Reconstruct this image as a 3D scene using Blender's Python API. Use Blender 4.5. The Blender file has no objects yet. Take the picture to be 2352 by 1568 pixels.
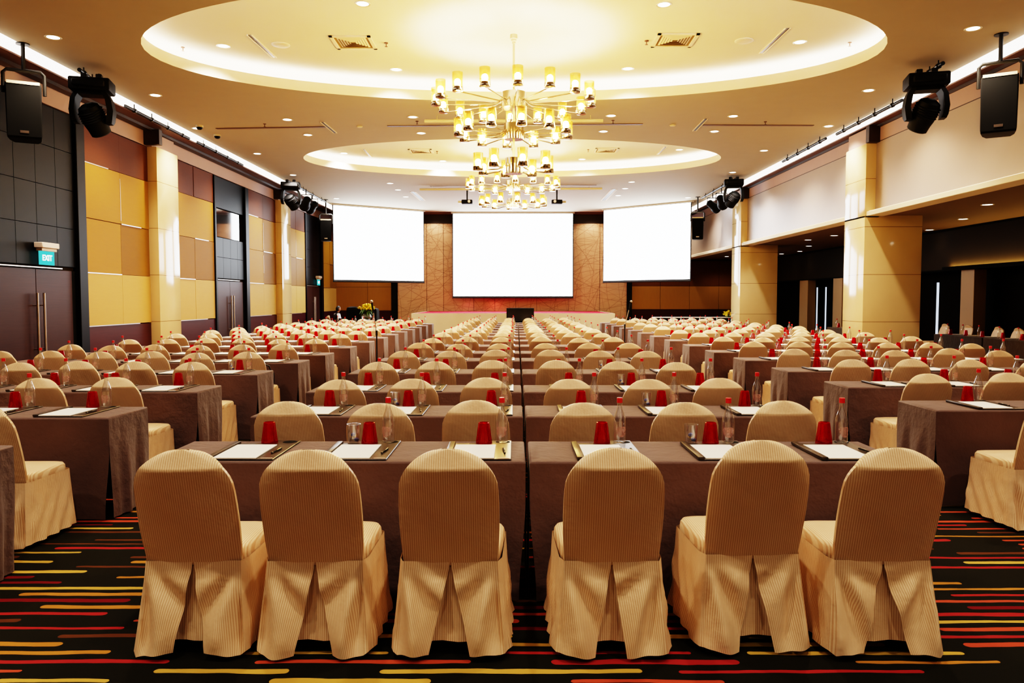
import bpy, bmesh, math, random
from mathutils import Vector, Matrix, Euler
random.seed(7)
PI = math.pi
C = bpy.context.scene.collection
sc = bpy.context.scene

# ------------------------------------------------------------------ camera
F = 1800.0
PITCH = math.atan(96/F); YAW = math.atan(4/F)
CAMZ = 1.6
cd = bpy.data.cameras.new('camera'); cam = bpy.data.objects.new('camera', cd); C.objects.link(cam)
cd.sensor_width = 36.0; cd.lens = 36.0*F/2352.0
cd.clip_start = 0.05; cd.clip_end = 200
cam.location = (0, 0, CAMZ); cam.rotation_euler = (PI/2-PITCH, 0, YAW)
sc.camera = cam
RM = Euler((PI/2-PITCH, 0, YAW)).to_matrix()
def ray(px, py):
    return RM @ Vector(((px-1176)/F, -(py-784)/F, -1.0))
def onz(px, py, z):
    d = ray(px, py); t = (z-CAMZ)/d.z
    return Vector((0, 0, CAMZ))+d*t
def ony(px, py, y):
    d = ray(px, py); t = y/d.y
    return Vector((0, 0, CAMZ))+d*t
def onx(px, py, x):
    d = ray(px, py); t = x/d.x
    return Vector((0, 0, CAMZ))+d*t

# ------------------------------------------------------------------ materials
def s2l(c):
    return tuple((v/255/12.92 if v/255 <= 0.04045 else ((v/255+0.055)/1.055)**2.4) for v in c)
def newmat(name):
    m = bpy.data.materials.new(name); m.use_nodes = True
    nt = m.node_tree; nt.nodes.clear()
    out = nt.nodes.new('ShaderNodeOutputMaterial')
    return m, nt, out
def nd(nt, t, **k):
    n = nt.nodes.new(t)
    for a, b in k.items():
        if a.startswith('i_'):
            n.inputs[int(a[2:])].default_value = b
        else: setattr(n, a, b)
    return n
def math_n(nt, op, a, b=None, c=None, clamp=False):
    n = nt.nodes.new('ShaderNodeMath'); n.operation = op; n.use_clamp = clamp
    for i, v in enumerate((a, b, c)):
        if v is None: continue
        if isinstance(v, (int, float)): n.inputs[i].default_value = v
        else: nt.links.new(v, n.inputs[i])
    return n.outputs[0]
def pbr(nt, out, col, rough=0.6, metal=0.0, spec=0.5):
    b = nt.nodes.new('ShaderNodeBsdfPrincipled')
    if isinstance(col, tuple): b.inputs['Base Color'].default_value = (*col, 1)
    else: nt.links.new(col, b.inputs['Base Color'])
    b.inputs['Roughness'].default_value = rough; b.inputs['Metallic'].default_value = metal
    b.inputs['Specular IOR Level'].default_value = spec
    nt.links.new(b.outputs[0], out.inputs[0]); return b
def mixc(nt, fac, a, b):
    n = nt.nodes.new('ShaderNodeMix'); n.data_type = 'RGBA'
    if isinstance(fac, (int, float)): n.inputs[0].default_value = fac
    else: nt.links.new(fac, n.inputs[0])
    for i, v in ((6, a), (7, b)):
        if isinstance(v, tuple): n.inputs[i].default_value = (*v[:3], 1)
        else: nt.links.new(v, n.inputs[i])
    return n.outputs[2]
def objco(nt):
    return nt.nodes.new('ShaderNodeTexCoord').outputs['Object']
def mapping(nt, vec, scale=(1, 1, 1), rot=(0, 0, 0), loc=(0, 0, 0)):
    m = nt.nodes.new('ShaderNodeMapping'); m.inputs['Scale'].default_value = scale
    m.inputs['Rotation'].default_value = rot; m.inputs['Location'].default_value = loc
    nt.links.new(vec, m.inputs[0]); return m.outputs[0]
def noise(nt, vec, scale, detail=2.0, rough=0.5):
    n = nt.nodes.new('ShaderNodeTexNoise'); n.inputs['Scale'].default_value = scale
    n.inputs['Detail'].default_value = detail; n.inputs['Roughness'].default_value = rough
    if vec is not None: nt.links.new(vec, n.inputs['Vector'])
    return n.outputs['Fac']
def bump(nt, b, h, strength=0.3, dist=0.01):
    n = nt.nodes.new('ShaderNodeBump'); n.inputs['Strength'].default_value = strength
    n.inputs['Distance'].default_value = dist
    nt.links.new(h, n.inputs['Height']); nt.links.new(n.outputs[0], b.inputs['Normal'])
def simple(name, rgb, rough=0.6, metal=0.0, spec=0.5, var=0.0, vscale=3.0):
    m, nt, out = newmat(name); c = s2l(rgb)
    if var > 0:
        f = noise(nt, objco(nt), vscale, 3)
        col = mixc(nt, f, tuple(v*(1-var) for v in c), tuple(min(1, v*(1+var)) for v in c))
    else: col = c
    pbr(nt, out, col, rough, metal, spec); return m
def emis(name, rgb, strength):
    m, nt, out = newmat(name); e = nd(nt, 'ShaderNodeEmission')
    e.inputs[0].default_value = (*rgb, 1); e.inputs[1].default_value = strength
    nt.links.new(e.outputs[0], out.inputs[0]); return m
M = {}
M['ceiling'] = simple('ceiling_paint_dim', (172, 160, 140), 0.8, spec=0.2, var=0.03)  # main ceiling colour darkened to stand for less light than in the ovals
M['ceiling_up'] = simple('ceiling_paint_lit', (212, 203, 184), 0.8, spec=0.2, var=0.02)  # same ceiling finish, kept lighter so its colour carries the oval glow
M['vent_throat'] = simple('vent_throat_paint', (128, 104, 66), 0.8)
M['lip'] = simple('ceiling_lip_paint', (222, 208, 182), 0.7, spec=0.2)
M['band'] = simple('upper_band_paint', (168, 142, 136), 0.55, spec=0.3, var=0.05)
M['soffit'] = simple('soffit_wood', (92, 60, 44), 0.5, var=0.1)
M['soffit_dark'] = simple('soffit_edge', (44, 28, 22), 0.5)
M['black'] = simple('black_plastic', (9, 9, 8), 0.6, spec=0.2, var=0.1)
M['black_matte'] = simple('black_cloth', (9, 9, 8), 0.9, spec=0.2)
M['black_metal'] = simple('black_metal', (14, 13, 12), 0.45, 0.2)
M['chrome'] = simple('polished_nickel', (225, 212, 188), 0.12, 1.0)
M['steel'] = simple('brushed_steel', (190, 182, 175), 0.3, 1.0)
M['white_metal'] = simple('cream_metal', (205, 190, 158), 0.4)
M['redcap'] = simple('red_cap', (214, 40, 44), 0.35)
M['paper'] = simple('white_paper', (250, 246, 240), 0.8, spec=0.2)
M['card'] = simple('pale_card', (190, 160, 140), 0.6)
M['leather'] = simple('brown_leather_board', (48, 36, 28), 0.32, spec=0.6, var=0.12, vscale=40)
M['leg'] = simple('chair_leg_metal', (92, 66, 48), 0.4, 0.3)
M['stage_skirt'] = simple('stage_skirt_cloth', (222, 206, 176), 0.75, spec=0.2, var=0.04)
M['stage_carpet'] = simple('red_stage_carpet', (150, 22, 40), 0.9, spec=0.1, var=0.1)
M['screen'] = emis('lit_projection_screen', (0.89, 0.945, 1.0), 8.0)
M['screen_border'] = simple('screen_black_border', (12, 12, 14), 0.6)
M['light_white'] = emis('light_slot_diffuser', (1.0, 0.88, 0.78), 3.4)
M['light_ring'] = emis('cove_tube', (1.0, 0.86, 0.76), 50.0)
M['light_down'] = emis('downlight_lens', (1.0, 0.93, 0.82), 9.0)
M['light_side'] = emis('side_bay_strip', (1.0, 0.66, 0.22), 30.0)
M['slit'] = emis('daylight_gap', (0.72, 0.82, 1.0), .9)
M['bulb'] = emis('warm_bulb', (1.0, 0.87, 0.66), 340.0)
M['bulb_dim'] = emis('dim_booth_lamp', (1, .8, .4), 2.0)
M['exit_green'] = emis('exit_green', s2l((70, 190, 190)), 1.0)
M['exit_white'] = emis('exit_white', (0.9, 1.0, 0.98), 2.0)
M['exit_case'] = simple('exit_case', (214, 200, 190), 0.5)
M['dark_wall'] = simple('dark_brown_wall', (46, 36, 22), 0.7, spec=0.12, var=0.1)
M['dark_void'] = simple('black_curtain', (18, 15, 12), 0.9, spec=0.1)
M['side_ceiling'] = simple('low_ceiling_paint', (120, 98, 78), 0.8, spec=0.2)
M['pillar_pale'] = simple('pale_pillar', (170, 140, 100), 0.6)
M['bulkhead'] = simple('bulkhead_paint', (156, 140, 128), 0.38, spec=0.45, var=0.04)
M['skin'] = simple('skin', (150, 98, 72), 0.55)
M['hair'] = simple('black_hair', (14, 11, 10), 0.5)
M['cloth_black'] = simple('black_jacket', (18, 17, 18), 0.8)
M['cloth_white'] = simple('white_sleeve_panel', (225, 220, 215), 0.8)
M['petal'] = simple('yellow_petal', (250, 218, 60), 0.6, var=0.15, vscale=30)
M['leaf'] = simple('green_leaf', (70, 105, 40), 0.6, var=0.2, vscale=20)
M['candy_blue'] = simple('blue_wrapper', (60, 90, 170), 0.3)
M['candy_yellow'] = simple('yellow_wrapper', (232, 190, 50), 0.3)
M['white_cloth'] = simple('white_table_linen', (235, 225, 210), 0.8)
M['bag'] = simple('dark_bag', (22, 20, 22), 0.5)
M['bag_white'] = simple('white_bag_panel', (225, 222, 220), 0.5)
M['glint'] = simple('aluminium_joint', (205, 196, 192), 0.35, 1.0)

def fabric(name, a, b, period=0.0098):
    m, nt, out = newmat(name)
    at = nd(nt, 'ShaderNodeAttribute', attribute_name='s').outputs['Fac']
    w = math_n(nt, 'ABSOLUTE', math_n(nt, 'SUBTRACT', math_n(nt, 'FRACT', math_n(nt, 'DIVIDE', at, period)), 0.5))
    f = math_n(nt, 'MULTIPLY', math_n(nt, 'SUBTRACT', w, 0.2), 8.0, clamp=True)
    n = noise(nt, objco(nt), 9.0, 3)
    col = mixc(nt, f, s2l(a), s2l(b))
    col = mixc(nt, math_n(nt, 'MULTIPLY', n, 0.25), col, s2l((182, 140, 98)))
    bs = pbr(nt, out, col, 0.42, spec=0.4)
    n2 = noise(nt, objco(nt), 14.0, 3, 0.55)
    bump(nt, bs, n2, 0.35, 0.012)
    return m
M['chair'] = fabric('striped_cream_fabric', (245, 218, 180), (221, 182, 142))
def clothmat(name, rgb, var, rough=0.8):
    m, nt, out = newmat(name); c = s2l(rgb)
    f = noise(nt, objco(nt), 2.5, 4, 0.6)
    col = mixc(nt, f, tuple(v*(1-var) for v in c), tuple(v*(1+var) for v in c))
    bs = pbr(nt, out, col, rough, spec=0.25)
    try:
        bs.inputs['Sheen Weight'].default_value = 0.15
    except Exception: pass
    bump(nt, bs, noise(nt, objco(nt), 6.0, 4, .6), 0.5, 0.03); return m
M['cloth'] = clothmat('taupe_table_cloth', (101, 81, 76), 0.2)
M['cloth_dimmed'] = clothmat('dimmed_table_cloth', (62, 48, 36), 0.15)  # same table cloth, dim light of the side bay put into its colour
def wood(name, rgb, axis_scale, rough=0.45, var=0.25, spec=0.14):
    m, nt, out = newmat(name); c = s2l(rgb)
    f = noise(nt, mapping(nt, objco(nt), axis_scale), 3.0, 5, 0.6)
    col = mixc(nt, f, tuple(v*(1-var) for v in c), tuple(v*(1+var) for v in c))
    pbr(nt, out, col, rough, spec=spec); return m
M['door'] = wood('dark_door_veneer', (56, 35, 33), (1, 0.6, 14), 0.4)
M['dado'] = wood('dark_dado_veneer', (64, 30, 32), (1, 0.6, 12), 0.35)
M['p_light'] = wood('panel_light_tan', (178, 143, 84), (1, 1.2, 8), 0.6, 0.06)
M['p_gold'] = wood('panel_gold', (150, 111, 44), (1, 1.2, 8), 0.6, 0.07)
M['p_ochre'] = wood('panel_ochre', (124, 88, 32), (1, 1.2, 8), 0.6, 0.07)
M['p_brown'] = wood('panel_brown', (88, 49, 25), (1, 1.2, 8), 0.55, 0.1)
M['bay_blue'] = simple('bay_dark_lacquer', (14, 14, 18), 0.45, spec=0.13, var=0.06)
M['bay_frame'] = simple('bay_frame_lacquer', (14, 13, 17), 0.45, spec=0.13)
M['front_gold'] = wood('front_panel_gold', (158, 114, 56), (6, 1, 1), 0.6, 0.08)
M['front_brown'] = wood('front_panel_brown', (98, 58, 28), (6, 1, 1), 0.6, 0.1)
def stone():
    m, nt, out = newmat('cream_stone_cladding')
    co = objco(nt)
    sp = nd(nt, 'ShaderNodeSeparateXYZ'); nt.links.new(co, sp.inputs[0])
    z = math_n(nt, 'FRACT', math_n(nt, 'DIVIDE', sp.outputs[2], 1.085))
    line = math_n(nt, 'LESS_THAN', z, 0.010)
    n = noise(nt, co, 1.6, 4)
    c = mixc(nt, n, s2l((206, 180, 136)), s2l((220, 196, 152)))
    c = mixc(nt, line, c, s2l((120, 92, 60)))
    pbr(nt, out, c, 0.11, spec=0.5); return m
M['stone'] = stone()
def artwall():
    m, nt, out = newmat('etched_stage_panel')
    co = objco(nt)
    warp = math_n(nt, 'MULTIPLY', math_n(nt, 'SUBTRACT', noise(nt, co, 0.5, 1), 0.5), 1.2)
    lines = None
    for k, (ang, dens, th, pres) in enumerate(((12, 2.6, .010, .45), (-28, 2.2, .011, .5), (82, 2.0, .011, .5), (98, 2.3, .009, .5), (-8, 3.2, .008, .5), (38, 1.8, .012, .5), (62, 1.5, .011, .55), (-55, 1.5, .011, .55), (22, 2.9, .008, .5), (3, 3.8, .007, .45))):
        A = math.radians(ang)
        sp = nd(nt, 'ShaderNodeSeparateXYZ'); nt.links.new(mapping(nt, co, (1, 1, 1), (0, A, 0), (k*3.7, 0, k*5.3)), sp.inputs[0])
        v = math_n(nt, 'MULTIPLY', math_n(nt, 'ADD', sp.outputs[2], math_n(nt, 'MULTIPLY', warp, .35)), dens)
        row = math_n(nt, 'FLOOR', v)
        w1 = nd(nt, 'ShaderNodeTexWhiteNoise', noise_dimensions='1D'); nt.links.new(row, w1.inputs['W'])
        f = math_n(nt, 'ABSOLUTE', math_n(nt, 'SUBTRACT', math_n(nt, 'SUBTRACT', v, row), math_n(nt, 'ADD', math_n(nt, 'MULTIPLY', w1.outputs[0], .8), .1)))
        u = math_n(nt, 'FLOOR', math_n(nt, 'ADD', math_n(nt, 'DIVIDE', sp.outputs[0], 1.7), math_n(nt, 'MULTIPLY', w1.outputs[0], 7.3)))
        cv = nd(nt, 'ShaderNodeCombineXYZ'); nt.links.new(row, cv.inputs[0]); nt.links.new(u, cv.inputs[1]); cv.inputs[2].default_value = k*1.7
        w2 = nd(nt, 'ShaderNodeTexWhiteNoise', noise_dimensions='3D'); nt.links.new(cv.outputs[0], w2.inputs['Vector'])
        l = math_n(nt, 'MULTIPLY', math_n(nt, 'LESS_THAN', f, th*dens), math_n(nt, 'GREATER_THAN', w2.outputs[0], pres-.12))
        l = math_n(nt, 'MULTIPLY', l, math_n(nt, 'ADD', .45, math_n(nt, 'MULTIPLY', w1.outputs[0], .55)))
        lines = l if lines is None else math_n(nt, 'MAXIMUM', lines, l)
    n = noise(nt, mapping(nt, co, (1, 1, 4)), 2.0, 4)
    c = mixc(nt, n, s2l((180, 142, 112)), s2l((198, 160, 128)))
    c = mixc(nt, math_n(nt, 'MULTIPLY', lines, 0.62), c, s2l((104, 60, 42)))
    pbr(nt, out, c, 0.5); return m
M['art'] = artwall()
def carpet():
    m, nt, out = newmat('dashed_carpet')
    co = objco(nt)
    sp = nd(nt, 'ShaderNodeSeparateXYZ'); nt.links.new(co, sp.inputs[0])
    X, Y = sp.outputs[0], sp.outputs[1]
    wob = noise(nt, mapping(nt, co, (5, 14, 1)), 1.0, 2)
    wob2 = noise(nt, mapping(nt, co, (3, 3, 1), loc=(9, 4, 0)), 1.0, 2)
    pitch, L = 0.088, 1.25
    yy = math_n(nt, 'ADD', Y, math_n(nt, 'MULTIPLY', math_n(nt, 'SUBTRACT', wob2, 0.5), 0.03))
    v = math_n(nt, 'DIVIDE', yy, pitch)
    row = math_n(nt, 'FLOOR', v)
    fy = math_n(nt, 'MULTIPLY', math_n(nt, 'SUBTRACT', math_n(nt, 'SUBTRACT', v, row), 0.5), pitch)
    wn = nd(nt, 'ShaderNodeTexWhiteNoise', noise_dimensions='1D'); nt.links.new(row, wn.inputs['W'])
    u = math_n(nt, 'ADD', math_n(nt, 'DIVIDE', X, L), math_n(nt, 'MULTIPLY', wn.outputs[0], 9.7))
    cell = math_n(nt, 'FLOOR', u)
    fx = math_n(nt, 'MULTIPLY', math_n(nt, 'SUBTRACT', math_n(nt, 'SUBTRACT', u, cell), 0.5), L)
    cv = nd(nt, 'ShaderNodeCombineXYZ'); nt.links.new(row, cv.inputs[0]); nt.links.new(cell, cv.inputs[1])
    w2 = nd(nt, 'ShaderNodeTexWhiteNoise', noise_dimensions='3D'); nt.links.new(cv.outputs[0], w2.inputs['Vector'])
    cs = nd(nt, 'ShaderNodeSeparateColor'); nt.links.new(w2.outputs['Color'], cs.inputs[0])
    r1, r2, r3 = cs.outputs[0], cs.outputs[1], cs.outputs[2]
    half = math_n(nt, 'ADD', 0.2, math_n(nt, 'MULTIPLY', r1, 0.36))
    rad = math_n(nt, 'ADD', 0.013, math_n(nt, 'MULTIPLY', r2, 0.012))
    rad = math_n(nt, 'ADD', rad, math_n(nt, 'MULTIPLY', math_n(nt, 'SUBTRACT', wob, 0.5), 0.016))
    dx = math_n(nt, 'MAXIMUM', math_n(nt, 'SUBTRACT', math_n(nt, 'ABSOLUTE', fx), half), 0.0)
    d = math_n(nt, 'SQRT', math_n(nt, 'ADD', math_n(nt, 'POWER', dx, 2.0), math_n(nt, 'POWER', fy, 2.0)))
    inside = math_n(nt, 'MULTIPLY', math_n(nt, 'SUBTRACT', rad, d), 500.0, clamp=True)
    inside = math_n(nt, 'MULTIPLY', inside, math_n(nt, 'GREATER_THAN', r3, 0.08))
    cr = nd(nt, 'ShaderNodeValToRGB'); cr.color_ramp.interpolation = 'CONSTANT'
    cols = [(0.0, (190, 154, 78)), (0.24, (172, 118, 56)), (0.38, (178, 78, 56)), (0.56, (152, 46, 48)), (0.70, (108, 26, 34)), (0.82, (92, 56, 34))]
    e = cr.color_ramp.elements
    while len(e) < len(cols): e.new(0.5)
    for i, (p, c) in enumerate(cols): e[i].position = p; e[i].color = (*s2l(c), 1)
    w3 = nd(nt, 'ShaderNodeTexWhiteNoise', noise_dimensions='3D')
    nt.links.new(mapping(nt, cv.outputs[0], loc=(31.3, 7.1, 2.0)), w3.inputs['Vector'])
    nt.links.new(w3.outputs[0], cr.inputs[0])
    fine = noise(nt, co, 320.0, 2)
    base = mixc(nt, fine, s2l((20, 19, 14)), s2l((38, 36, 26)))
    col = mixc(nt, inside, base, cr.outputs[0])
    b = pbr(nt, out, col, 0.95, spec=0.1)
    bump(nt, b, fine, 0.3, 0.004); return m
M['carpet'] = carpet()
def glassy(name, tint, gloss_col=(1, 1, 1), fac=0.12, diff=None, dfac=0.0, rough=0.04):
    m, nt, out = newmat(name)
    t = nd(nt, 'ShaderNodeBsdfTransparent'); t.inputs[0].default_value = (*tint, 1)
    g = nd(nt, 'ShaderNodeBsdfGlossy'); g.inputs[0].default_value = (*gloss_col, 1); g.inputs['Roughness'].default_value = rough
    lw = nd(nt, 'ShaderNodeLayerWeight'); lw.inputs[0].default_value = 0.25
    f = math_n(nt, 'ADD', math_n(nt, 'MULTIPLY', lw.outputs['Facing'], 0.55), fac*0.4, clamp=True)
    base = t.outputs[0]
    if diff:
        d = nd(nt, 'ShaderNodeBsdfDiffuse'); d.inputs[0].default_value = (*diff, 1)
        mx = nd(nt, 'ShaderNodeMixShader'); mx.inputs[0].default_value = dfac
        nt.links.new(t.outputs[0], mx.inputs[1]); nt.links.new(d.outputs[0], mx.inputs[2]); base = mx.outputs[0]
    mx = nd(nt, 'ShaderNodeMixShader'); nt.links.new(f, mx.inputs[0])
    nt.links.new(base, mx.inputs[1]); nt.links.new(g.outputs[0], mx.inputs[2])
    nt.links.new(mx.outputs[0], out.inputs[0]); return m
M['glass'] = glassy('clear_glass', (0.92, 0.91, 0.9), fac=0.28, diff=(0.8, 0.78, 0.75), dfac=0.045)
M['redglass'] = glassy('red_glass', (0.82, 0.03, 0.04), (1, 0.45, 0.4), 0.12, s2l((190, 6, 22)), 0.36)
M['amber'] = glassy('amber_glass', (0.95, 0.80, 0.50), (1, 0.93, 0.75), 0.2, (0.62, 0.42, 0.16), 0.12)
M['window'] = glassy('booth_glass', (0.8, 0.8, 0.82), fac=0.3)
def printmat():
    m, nt, out = newmat('red_bottle_print')
    n = noise(nt, objco(nt), 45.0, 3)
    c = mixc(nt, n, s2l((226, 120, 104)), s2l((240, 214, 200)))
    d = nd(nt, 'ShaderNodeBsdfDiffuse'); nt.links.new(c, d.inputs[0])
    t = nd(nt, 'ShaderNodeBsdfTransparent')
    mx = nd(nt, 'ShaderNodeMixShader'); nt.links.new(math_n(nt, 'MULTIPLY', n, .75), mx.inputs[0])
    nt.links.new(t.outputs[0], mx.inputs[1]); nt.links.new(d.outputs[0], mx.inputs[2]); nt.links.new(mx.outputs[0], out.inputs[0])
    return m
M['print'] = printmat()

# ------------------------------------------------------------------ mesh builder
class MB:
    def __init__(s): s.v = []; s.f = []; s.s = {}
    def add(s, vs, fs):
        o = len(s.v); s.v += [tuple(p) for p in vs]; s.f += [tuple(i+o for i in f) for f in fs]; return o
    def box(s, x0, x1, y0, y1, z0, z1):
        s.add([(x0,y0,z0),(x1,y0,z0),(x1,y1,z0),(x0,y1,z0),(x0,y0,z1),(x1,y0,z1),(x1,y1,z1),(x0,y1,z1)],
              [(0,3,2,1),(4,5,6,7),(0,1,5,4),(1,2,6,5),(2,3,7,6),(3,0,4,7)])
        return s
    def bbox(s, x0, x1, y0, y1, z0, z1, r=0.01, seg=2):
        bm = bmesh.new(); bmesh.ops.create_cube(bm, size=1.0)
        for v in bm.verts:
            v.co = Vector((x0+(v.co.x+.5)*(x1-x0), y0+(v.co.y+.5)*(y1-y0), z0+(v.co.z+.5)*(z1-z0)))
        bmesh.ops.bevel(bm, geom=list(bm.edges), offset=r, segments=seg, affect='EDGES', profile=0.5)
        bm.verts.ensure_lookup_table(); bm.verts.index_update()
        s.add([v.co[:] for v in bm.verts], [[v.index for v in f.verts] for f in bm.faces]); bm.free(); return s
    def quad(s, a, b, c, d): s.add([a,b,c,d],[(0,1,2,3)]); return s
    def loft(s, loops, closed=True, cap0=False, cap1=False):
        n = len(loops[0]); o = len(s.v)
        for l in loops: s.v += [tuple(p) for p in l]
        for i in range(len(loops)-1):
            for j in range(n if closed else n-1):
                k = (j+1) % n
                s.f.append((o+i*n+j, o+i*n+k, o+(i+1)*n+k, o+(i+1)*n+j))
        if cap0: s.f.append(tuple(o+j for j in reversed(range(n))))
        if cap1: s.f.append(tuple(o+(len(loops)-1)*n+j for j in range(n)))
        return s
    def lathe(s, prof, n=16, c=(0,0,0), cap0=True, cap1=True):
        loops = [[(c[0]+r*math.cos(2*PI*j/n), c[1]+r*math.sin(2*PI*j/n), c[2]+z) for j in range(n)] for r, z in prof]
        return s.loft(loops, True, cap0, cap1)
    def tube(s, pts, r, n=8, caps=True):
        pts = [Vector(p) for p in pts]; loops = []; rr = r if isinstance(r, (list, tuple)) else [r]*len(pts)
        up = None
        for i, p in enumerate(pts):
            t = (pts[min(i+1, len(pts)-1)]-pts[max(i-1, 0)]).normalized()
            if up is None:
                up = Vector((0,0,1)) if abs(t.z) < 0.9 else Vector((1,0,0))
            a = (up - t*up.dot(t)).normalized(); b = t.cross(a); up = a
            loops.append([p+(a*math.cos(2*PI*j/n)+b*math.sin(2*PI*j/n))*rr[i] for j in range(n)])
        return s.loft(loops, True, caps, caps)
    def sphere(s, c, r, nu=12, nv=8, sx=1, sy=1, sz=1):
        loops = []
        for i in range(nv+1):
            th = -PI/2+PI*i/nv; th = max(-PI/2+0.02, min(PI/2-0.02, th))
            loops.append([(c[0]+sx*r*math.cos(th)*math.cos(2*PI*j/nu), c[1]+sy*r*math.cos(th)*math.sin(2*PI*j/nu), c[2]+sz*r*math.sin(th)) for j in range(nu)])
        return s.loft(loops, True, True, True)
    def mesh(s, name, mat, smooth=True, ang=40, svals=None):
        me = bpy.data.meshes.new(name); me.from_pydata(s.v, [], s.f); me.update()
        if mat is not None: me.materials.append(mat)
        if smooth:
            me.shade_smooth(); me.set_sharp_from_angle(angle=math.radians(ang))
        if svals is not None:
            a = me.attributes.new('s', 'FLOAT', 'POINT'); a.data.foreach_set('value', svals)
        return me
    def build(s, name, mat, parent=None, loc=None, smooth=True, ang=40, svals=None):
        return link(name, s.mesh(name, mat, smooth, ang, svals), parent, loc)
def link(name, me, parent=None, loc=None, rz=0.0):
    o = bpy.data.objects.new(name, me); C.objects.link(o)
    if parent is not None: o.parent = parent
    if loc is not None: o.location = loc
    if rz: o.rotation_euler = (0, 0, rz)
    return o
def empty(name, loc=(0,0,0), rz=0.0):
    return link(name, None, None, loc, rz)
def tag(o, label, cat, group=None, kind=None):
    o['label'] = label; o['category'] = cat
    if group: o['group'] = group
    if kind: o['kind'] = kind
    return o
def struct(o, label=None):
    o['kind'] = 'structure'
    if label: o['label'] = label
    return o
def copy_tree(o, parent=None):
    c = o.copy(); C.objects.link(c)
    if parent is not None: c.parent = parent
    for ch in list(o.children): copy_tree(ch, c)
    return c
ORD = ['first','second','third','fourth','fifth','sixth','seventh','eighth','ninth','tenth','eleventh','twelfth','thirteenth','fourteenth','fifteenth','sixteenth','seventeenth','eighteenth','nineteenth','twentieth']

# ------------------------------------------------------------------ room
ZC = 5.7; ZU = 6.15; YF = 37.6; YB = -13.0; XL = -8.5; XR = 8.23; XI = 7.9
XBAY = 11.8
fl = MB(); fl.quad((-9, YB, 0), (13, YB, 0), (13, YF+.3, 0), (-9, YF+.3, 0))
struct(fl.build('floor', M['carpet'], smooth=False), 'dark carpet with red, orange and yellow dashes')

OVALS = [(0.0, 13.4, 6.1, 3.08), (-0.05, 23.35, 6.1, 3.15)]
mb = MB()
def rect_pt(cx, cy, hx, y0, y1, a):
    c, s = math.cos(a), math.sin(a); t = 1e9
    if abs(c) > 1e-9: t = min(t, ((hx if c > 0 else -hx)-cx)/c if True else t)
    if abs(s) > 1e-9:
        ty = ((y1 if s > 0 else y0)-cy)/s
        t = min(t, ty)
    return (cx+c*t, cy+s*t)
segs = [(YB, 8.3, None), (8.3, 18.4, 0), (18.4, 28.6, 1), (28.6, YF, None)]
for y0, y1, k in segs:
    if k is None:
        mb.quad((-XI, y1, ZC), (XI, y1, ZC), (XI, y0, ZC), (-XI, y0, ZC)); continue
    cx, cy, a, b = OVALS[k]
    angs = [2*PI*i/128 for i in range(128)]
    for qx in (-XI, XI):
        for qy in (y0, y1): angs.append(math.atan2(qy-cy, qx-cx) % (2*PI))
    angs.sort(); n = len(angs)
    inner = []; outer = []
    for t in angs:
        c, s = math.cos(t), math.sin(t); r = 1/math.sqrt((c/a)**2+(s/b)**2)
        inner.append((cx+c*r, cy+s*r, ZC)); p = rect_pt(cx, cy, XI, y0, y1, t); outer.append((p[0], p[1], ZC))
    mb.loft([inner, outer], True)
    # lip, trough and raised ceiling of the oval
    def ell(d, z, n=128): return [(cx+(a+d)*math.cos(2*PI*i/n), cy+(b+d)*math.sin(2*PI*i/n), z) for i in range(n)]
ceil = struct(mb.build('ceiling', M['ceiling'], smooth=False), 'beige plaster ceiling with two oval recesses')
for k, (cx, cy, a, b) in enumerate(OVALS):
    def ell(d, z, n=128): return [(cx+(a+d)*math.cos(2*PI*i/n), cy+(b+d)*math.sin(2*PI*i/n), z) for i in range(n)]
    l = MB(); l.loft([ell(0, ZC), ell(0, 5.90), ell(0.06, 5.90), ell(0.5, 5.88)], True)
    l.build('oval_lip', M['lip'], ceil, ang=60)
    l = MB(); l.loft([ell(0.5, 5.88), ell(0.5, ZU-.06), ell(0.42, ZU)], True); l.f.append(tuple(range(2*128, 3*128)))
    l.build('raised_ceiling', M['ceiling_up'], ceil, ang=60)
    l = MB(); n = 96
    pts = [(cx+(a+.3)*math.cos(2*PI*i/n), cy+(b+.3)*math.sin(2*PI*i/n), 5.925) for i in range(n+1)]
    l.tube(pts, 0.025, 6); l.build('cove_light_tube', M['light_ring'], ceil)

def edge_light(sx, name):
    # light slot, soffit and upper band along a long wall
    wx = abs(XL) if sx < 0 else XR+.17
    m = MB()
    for (x0, x1, z0, z1) in ((XI+.12, wx-.02, 5.53, 5.58),):
        a, b = sorted((sx*x0, sx*x1)); m.box(a, b, YB, YF-.02, z0, z1)
    o = struct(m.build(name, M['soffit'], smooth=False), 'brown soffit under the lit ceiling slot')
    m = MB(); a, b = sorted((sx*(XI+.10), sx*(XI+.12))); m.box(a, b, YB, YF-.02, 5.56, 5.84)
    m.build('light_slot', M['light_white'], o, smooth=False)
    m = MB(); a, b = sorted((sx*(wx-.2), sx*(wx-.02))); m.box(a, b, YB, YF-.02, 5.47, 5.53)
    m.build('dark_edge', M['soffit_dark'], o, smooth=False)
    m = MB(); a, b = sorted((sx*(XI-.0), sx*(XI+.01))); m.box(a, b, YB, YF, ZC, 6.1)
    a, b = sorted((sx*XI, sx*(wx+.1))); m.box(a, b, YB, YF, 6.1, 6.12)
    m.build('slot_lining', M['ceiling'], o, smooth=False)
edge_light(-1, 'trim_1'); edge_light(1, 'trim_2')

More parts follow.
